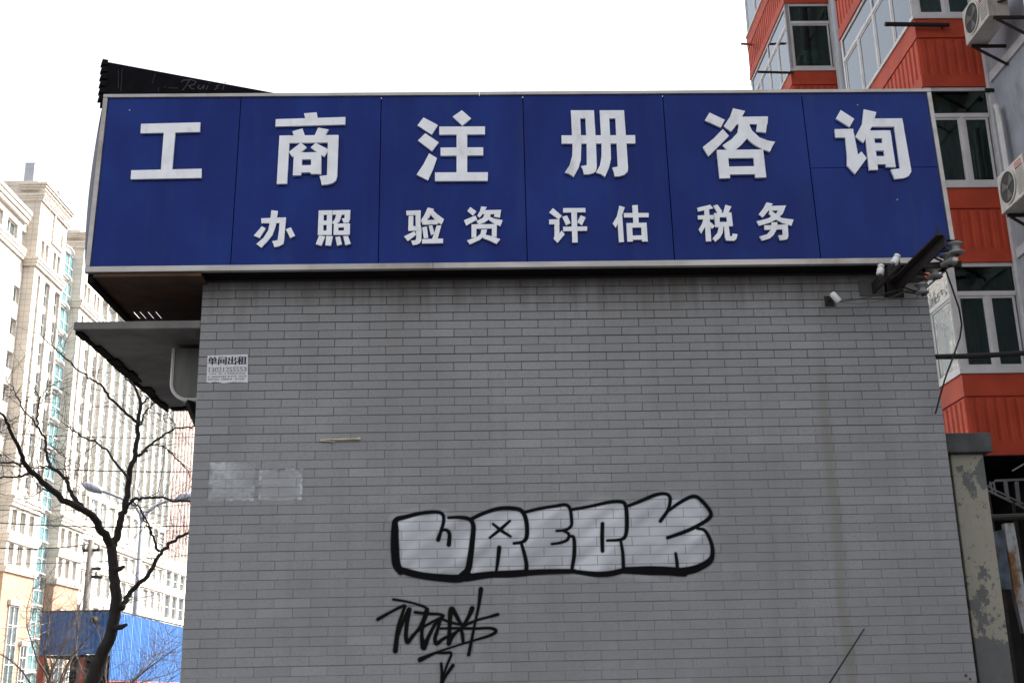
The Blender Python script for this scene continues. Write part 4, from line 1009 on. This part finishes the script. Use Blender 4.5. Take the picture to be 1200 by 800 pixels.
# ------------------------------------------------------------------ blue site hoarding
hd = empty('site_hoarding', (-12, 40, 0), 'raised blue corrugated hoarding panels on red posts behind the bare tree', 'hoarding')
def corr(q, p0, p1, z0, z1, n):
    p0, p1 = np.asarray(p0, float), np.asarray(p1, float); d = p1-p0; nn = np.array([d[1], -d[0]]); nn /= np.linalg.norm(nn)
    for i in range(n):
        a, b = p0+d*i/n, p0+d*(i+1)/n; m1, m2 = p0+d*(i+.3)/n, p0+d*(i+.7)/n; o = nn*.035
        pts = [a, a+(m1-a)*.6+o*0, m1+o, m2+o, b+(m2-b)*.6, b]
        for u, v in zip(pts[:-1], pts[1:]): q.add([(u[0], u[1], z0), (v[0], v[1], z0), (v[0], v[1], z1), (u[0], u[1], z1)], [(0, 1, 2, 3)])
        q.box(min(a[0], b[0])-.0 if abs(d[0]) > .5 else a[0]-.02, max(a[0], b[0]) if abs(d[0]) > .5 else a[0]-.01, (a[1]+.015) if abs(d[0]) > .5 else a[1], (a[1]+.025) if abs(d[0]) > .5 else b[1], z0+.01, z1-.01)
CX, CY = -11.66, 38.0
for i in range(2):
    q = MB(); x0 = -13.86+1.1*i; corr(q, (x0, CY), (x0+1.095, CY), 2.87, 4.16, 7); q.build('panel', HOARD, hd, fix=False)
nps = 9
for i in range(nps):
    q = MB(); y0 = CY+.02+1.1*i; corr(q, (CX-.03*i, y0), (CX-.03*i-.002, y0+1.095), 2.07, 4.16, 7); q.build('panel', HOARD, hd, fix=False)
MB().box(-13.9, CX+.02, CY-.05, CY-.01, 4.16, 4.22).build('top_rail', CABLE, hd); MB().bar((CX+.03, CY, 4.20), (CX-.2, CY+9.9, 4.20), .05).build('top_rail', CABLE, hd)
MB().bar((CX+.01, CY, 2.05), (CX-.2, CY+9.9, 2.05), .03).build('bottom_rail', REDPOST, hd)
for (x, y) in ((-13.8, CY), (-12.6, CY+.2), (CX-.05, CY+.1), (CX-.1, CY+3.3), (CX-.18, CY+6.6), (CX-.25, CY+9.8)): MB().box(x-.06, x+.06, y+.03, y+.15, 0, 4.1 if x < -12 else 2.07).build('post', REDPOST, hd)
MB().box(-13.9, CX-.4, CY+3, CY+3.2, 0, 2.9).build('inner_wall', SHADEIN, hd)
MB().box(-13.9, CX-.4, CY+.1, CY+3, 2.80, 2.86).build('inner_roof', SHADEIN, hd)
lq = MB().lathe(atY(112, 726, 37.9), (0, -1, 0), [(0, .10), (.1, .12), (.22, .12), (.28, .06)], 10).build('site_lamp', CABLE); MB().bar(atY(112, 726, 37.9), atY(112, 719, 37.95), .04).build('bracket', CABLE, lq)
tag(lq, 'small dark lamp fixed on the blue hoarding left of the tree', 'lamp')

# ------------------------------------------------------------------ lamp, utility pole, cables
sl_ = empty('street_lamp', (-13.0, 45, 0), 'slim grey double armed street lamp behind the bare tree', 'street lamp')
pj = lambda x, y, Y=45: atY(x, y, Y)
b0 = pj(152, 800); top = pj(166.5, 612)
MB().tube([(b0[0]-.05, 45, 0), b0, pj(160, 700), top], [.14, .13, .11, .085], 10).build('pole', LAMP, sl_, smooth=True)
MB().tube([top, pj(169, 605), pj(176, 597), pj(187, 590), pj(199, 586), pj(208, 585)], [.07, .065, .06, .055, .05, .05], 8).build('arm', LAMP, sl_, smooth=True)
MB().tube([top, pj(165, 602), pj(158, 592), pj(148, 586), pj(132, 579.5), pj(118, 574.5)], [.07, .065, .06, .055, .05, .05], 8).build('arm', LAMP, sl_, smooth=True)
def lamphead(a, b):
    d = b-a; L = np.linalg.norm(d)
    MB().lathe(a, d, [(0, .05), (L*.08, .10), (L*.3, .17), (L*.6, .18), (L*.85, .11), (L, .02)], 12).build('lamp_head', LAMP, sl_, smooth=True)
lamphead(pj(121, 575.5), pj(95.5, 566.5)); lamphead(pj(206, 585), pj(231, 580))
up_ = empty('utility_pole', (-13.2, 40, 0), 'pale concrete utility pole with two crossarms behind the small bare tree', 'utility pole')
pk = lambda x, y: atY(x, y, 40)
b0 = pk(94, 800); t0 = pk(107, 632)
MB().tube([(b0[0]-.05, 40, 0), b0, t0], [.16, .15, .09], 12).build('shaft', POLEC, up_, smooth=True)
for (a, b) in (((97, 645), (117, 644)), ((100, 675), (120, 676)), ((103, 666), (118, 666))):
    MB().bar(pk(*a), pk(*b), .09).build('crossarm', RUST, up_)
for (x, y) in ((97.5, 641), (103, 641.5), (116, 640.5), (101, 672), (113, 672)):
    MB().lathe(pk(x, y+3), (0, 0, 1), [(0, .04), (.04, .07), (.12, .06), (.17, .03)], 8).build('insulator', PORC, up_)
cabs = [((-20, 543, 44), (240, 552, 44), .02, 0), ((-20, 611, 42), (240, 615, 42), .02, 1), ((-20, 640, 40), (107, 637, 40), .02, 2), ((-20, 660, 39.9), (240, 648, 44), .014, 3), ((-20, 597, 42), (230, 590, 46), .014, 4), ((-20, 505, 46), (230, 512, 46), .014, 5),
        ((-30, 733, 34), (104, 714, 40), .016, 6), ((-30, 762, 34), (104, 712, 40), .011, 7)]
lbl = ['uppermost of the dark level cables crossing behind the lamp head', 'dark level cable crossing below the lamp arms', 'short dark cable ending at the pole top', 'thin cable passing behind the pole crossarms', 'thin cable just under the lamp arms', 'highest thin cable crossing behind the branches', 'pale thick cable sagging down from the pole to the left edge', 'pale thin cable dropping steeply from the pole to the left']
PALEC = mat('cable_pale', (.20, .19, .18), .7)
for a, b, r, i in cabs:
    o = MB().tube(hang(atY(*a), atY(*b), .12 if i < 6 else .25), r, 5).build('overhead_cable', CABLE if i < 6 else PALEC); tag(o, lbl[i], 'cable')

# ------------------------------------------------------------------ trees
def twigs(q, p, d, L, r, depth, rnd, spread=.55, up=.05):
    n = max(3, int(L/.16)); pts = [p]; rad = [r]; dd = d/np.linalg.norm(d)
    for i in range(n):
        dd = dd+np.array([rnd.gauss(0, .13), rnd.gauss(0, .13), rnd.gauss(up, .12)]); dd /= np.linalg.norm(dd)
        pts.append(pts[-1]+dd*L/n); rad.append(r*(1-.75*(i+1)/n))
        if depth > 0 and i > 0 and rnd.random() < .62:
            s_ = np.array([rnd.gauss(0, 1), rnd.gauss(0, 1), rnd.gauss(.1, 1)]); s_ -= dd*np.dot(s_, dd); s_ /= np.linalg.norm(s_)+1e-9
            twigs(q, pts[-1], dd+s_*rnd.uniform(.6, 1.2), L*rnd.uniform(.35, .65), rad[-1]*.65, depth-1, rnd, spread, up)
    q.tube(pts, rad, 4 if r < .012 else 6, cap=False)
def refine(pts, rad, n=4, jit=0.):
    p, w = smooth_line(pts, rad, n)
    if jit: p[1:-1] += rng.normal(0, jit, p[1:-1].shape)
    return list(p), list(w)
tree = empty('bare_tree', (-6.0, 18, 0), 'dark leafless street tree with forked trunk left of the tiled wall', 'tree')
YT = 18.0; R0 = YT*.88/FPX       # metres per photo pixel at the tree
def limb(name, pts, rads, ys, nt_=0, jit=.012):
    P = [atY(x, y, YT+dy) for (x, y), dy in zip(pts, ys)]; Rr = [r*R0 for r in rads]
    p, w = refine(P, Rr, 4, jit)
    MB().tube(p, w, 9).build(name, BARK, tree, smooth=True)
    return p, w
lin = lambda a, n: list(np.linspace(0, a, n))
rt = random.Random(11); TW = MB(); limbs = []
bs = atY(96, 800, YT)
p0 = [(bs[0]-.25, YT, 0.0), tuple(atY(108, 800, YT)), tuple(atY(119, 768, YT)), tuple(atY(132, 737, YT)), tuple(atY(136, 700, YT)), tuple(atY(133, 668, YT)), tuple(atY(131, 638, YT))]
p, w = refine(p0, [.17, 9.5*R0, 8.2*R0, 7.6*R0, 7.0*R0, 6.5*R0, 6.2*R0], 5, .008); MB().tube(p, w, 12).build('trunk', BARK, tree, smooth=True)
q = MB()
for (x, y, dx) in ((134, 667, 12), (134, 735, 15)): q.tube([atY(x, y, YT-.05), atY(x+dx*.6, y-1, YT-.06), atY(x+dx, y-4, YT-.06)], [4*R0, 3.4*R0, 1.8*R0], 8)
q.build('branch_stub', BARK, tree, smooth=True)
LIMBS = [
 ([(131,642),(120,621),(108,604),(88,592),(62,576),(46,560),(30,544),(23,526),(12,504),(6,492),(-8,470)], [5.8,5.2,4.6,4.2,3.9,3.4,3.0,2.4,2.0,1.7,1.2], -2.0),
 ([(96,594),(86,580),(80,566),(76,559),(60,546),(54,530),(53,514),(45,502),(43,490),(46,474),(46,466),(40,454)], [3.0,2.8,2.6,2.4,2.1,1.9,1.7,1.5,1.3,1.1,.9,.6], 1.2),
 ([(44,500),(34,488),(26,478),(20,464),(12,450),(0,436)], [1.2,1.0,.9,.8,.6,.4], .5),
 ([(46,468),(52,460),(60,448)], [.8,.6,.4], .3),
 ([(32,547),(20,543),(0,541),(-12,540)], [1.8,1.5,1.2,.9], -.6),
 ([(40,552),(30,556),(22,558),(8,558),(-8,560)], [1.8,1.5,1.4,1.2,.9], .8),
 ([(61,547),(50,547),(40,549),(38,560)], [1.0,.9,.8,.5], -.3),
 ([(78,560),(77,546),(76,534),(70,526)], [1.0,.8,.6,.4], .3),
 ([(60,576),(50,574),(38,582),(28,584)], [.8,.7,.6,.4], .4),
 ([(131,642),(138,626),(142,608),(146,596),(150,564),(157,538),(160,520),(161,500),(165,474),(160,458),(150,446),(140,434)], [5.4,4.8,4.4,4.2,3.8,3.4,3.1,2.8,2.3,1.7,1.2,.8], .4),
 ([(162,534),(170,527),(178,520),(198,506),(214,501),(228,499),(246,492)], [2.4,2.0,1.7,1.4,1.2,1.0,.7], 1.0),
 ([(178,521),(190,523),(196,527),(208,538),(222,555),(236,572)], [.9,.9,.8,.8,.6,.4], .5),
 ([(161,495),(146,482),(132,470),(120,454),(110,446),(100,440),(76,420),(60,404),(46,391)], [2.2,1.9,1.7,1.5,1.3,1.2,1.0,.8,.5], -1.2),
 ([(151,562),(136,542),(120,524),(110,517),(94,510),(84,503),(72,494)], [2.0,1.6,1.4,1.3,1.1,.8,.5], 1.4),
 ([(163,498),(168,490),(170,484),(178,474),(186,462)], [1.8,1.4,1.2,.9,.6], .6),
 ([(148,594),(154,587),(160,584),(170,583),(190,584),(204,587),(222,587),(240,584)], [2.2,2.0,1.9,1.7,1.5,1.3,1.2,1.0], -.8),
 ([(156,586),(160,592),(166,600),(176,618),(179,628),(187,646)], [.9,1.0,1.1,1.2,1.4,1.7], .3),
 ([(162,592),(168,604),(172,615),(178,626)], [.6,.7,.8,.8], .2),
 ([(141,712),(146,706),(153,694),(168,678),(180,662),(188,648),(198,638),(210,629),(220,625),(238,616)], [4.0,3.6,3.3,3.0,2.7,2.5,2.3,2.1,1.9,1.5], 1.2),
 ([(165,474),(170,468),(178,462),(188,446)], [1.4,1.1,.9,.5], -.5),
 ([(200,506),(205,496),(196,488),(184,484)], [.8,.6,.5,.4], .3),
 ([(88,592),(92,575),(96,560),(92,545),(95,530)], [.6,.5,.5,.4,.3], .5),
]
for pts, rads, spread in LIMBS:
    p, w = limb('branch', pts, rads, lin(spread, len(pts)))
    limbs.append((p, w))
for p, w in limbs:
    n = len(p)
    for i in range(3, n):
        k = 1 if rt.random() < .95 else 0
        if w[i] < .012: k += 1 if rt.random() < .6 else 0
        for _ in range(k):
            d = p[i]-p[i-1]; d /= np.linalg.norm(d)+1e-9; s_ = np.array([rt.gauss(0, 1), rt.gauss(0, .7), rt.gauss(.25, 1)]); s_ -= d*np.dot(s_, d); s_ /= np.linalg.norm(s_)+1e-9
            twigs(TW, p[i], d*.5+s_, rt.uniform(.35, 1.1), .0046, 3 if rt.random() < .35 else 2, rt)
kind(TW.build('twigs', BARK, tree, fix=False), 'stuff')
def small_tree(loc, label, h, seed, lean, m=BARKG, n0=7, r0=.055):
    t = empty('small_bare_tree', loc, label, 'tree', 'small bare trees along the street'); rr = random.Random(seed); loc = np.asarray(loc, float)
    hb = h*.30; base = loc+np.array([lean*hb, 0, hb])
    MB().tube([loc, loc*.5+base*.5+[.03, 0, 0], base], [r0*1.2, r0, r0*.85], 9).build('trunk', m, t, smooth=True)
    Tq = MB()
    for i in range(n0):
        a = rr.uniform(0, 6.28); d = np.array([math.cos(a)*.8+lean*.5, math.sin(a)*.5, rr.uniform(.5, 1.3)]); L = h*rr.uniform(.5, .75); q = MB(); d /= np.linalg.norm(d)
        pts = [base]; 
        for k in range(7):
            d = d+np.array([rr.gauss(0, .22), rr.gauss(0, .18), rr.gauss(.02, .16)]); d /= np.linalg.norm(d); pts.append(pts[-1]+d*L/7)
        rad = [r0*.55*(1-.8*k/7) for k in range(8)]
        q.tube(pts, rad, 6).build('branch', m, t, smooth=True)
        for k in range(1, 8):
            for _ in range(5):
                s_ = np.array([rr.gauss(0, 1), rr.gauss(0, .6), rr.gauss(.3, .8)]); twigs(Tq, pts[k], d*.6+s_/np.linalg.norm(s_), h*rr.uniform(.14, .30), .006, 2, rr)
    kind(Tq.build('twigs', m, t, fix=False), 'stuff')
c = atY(68, 790, 30); small_tree((c[0], 30, 0), 'small bare tree with fanning grey branches before the blue hoarding', 4.6, 5, -.02, n0=8)
c = atY(98, 800, 33); small_tree((c[0], 33, 0), 'small bare tree right behind the dark trunk', 4.4, 9, .55, n0=7)
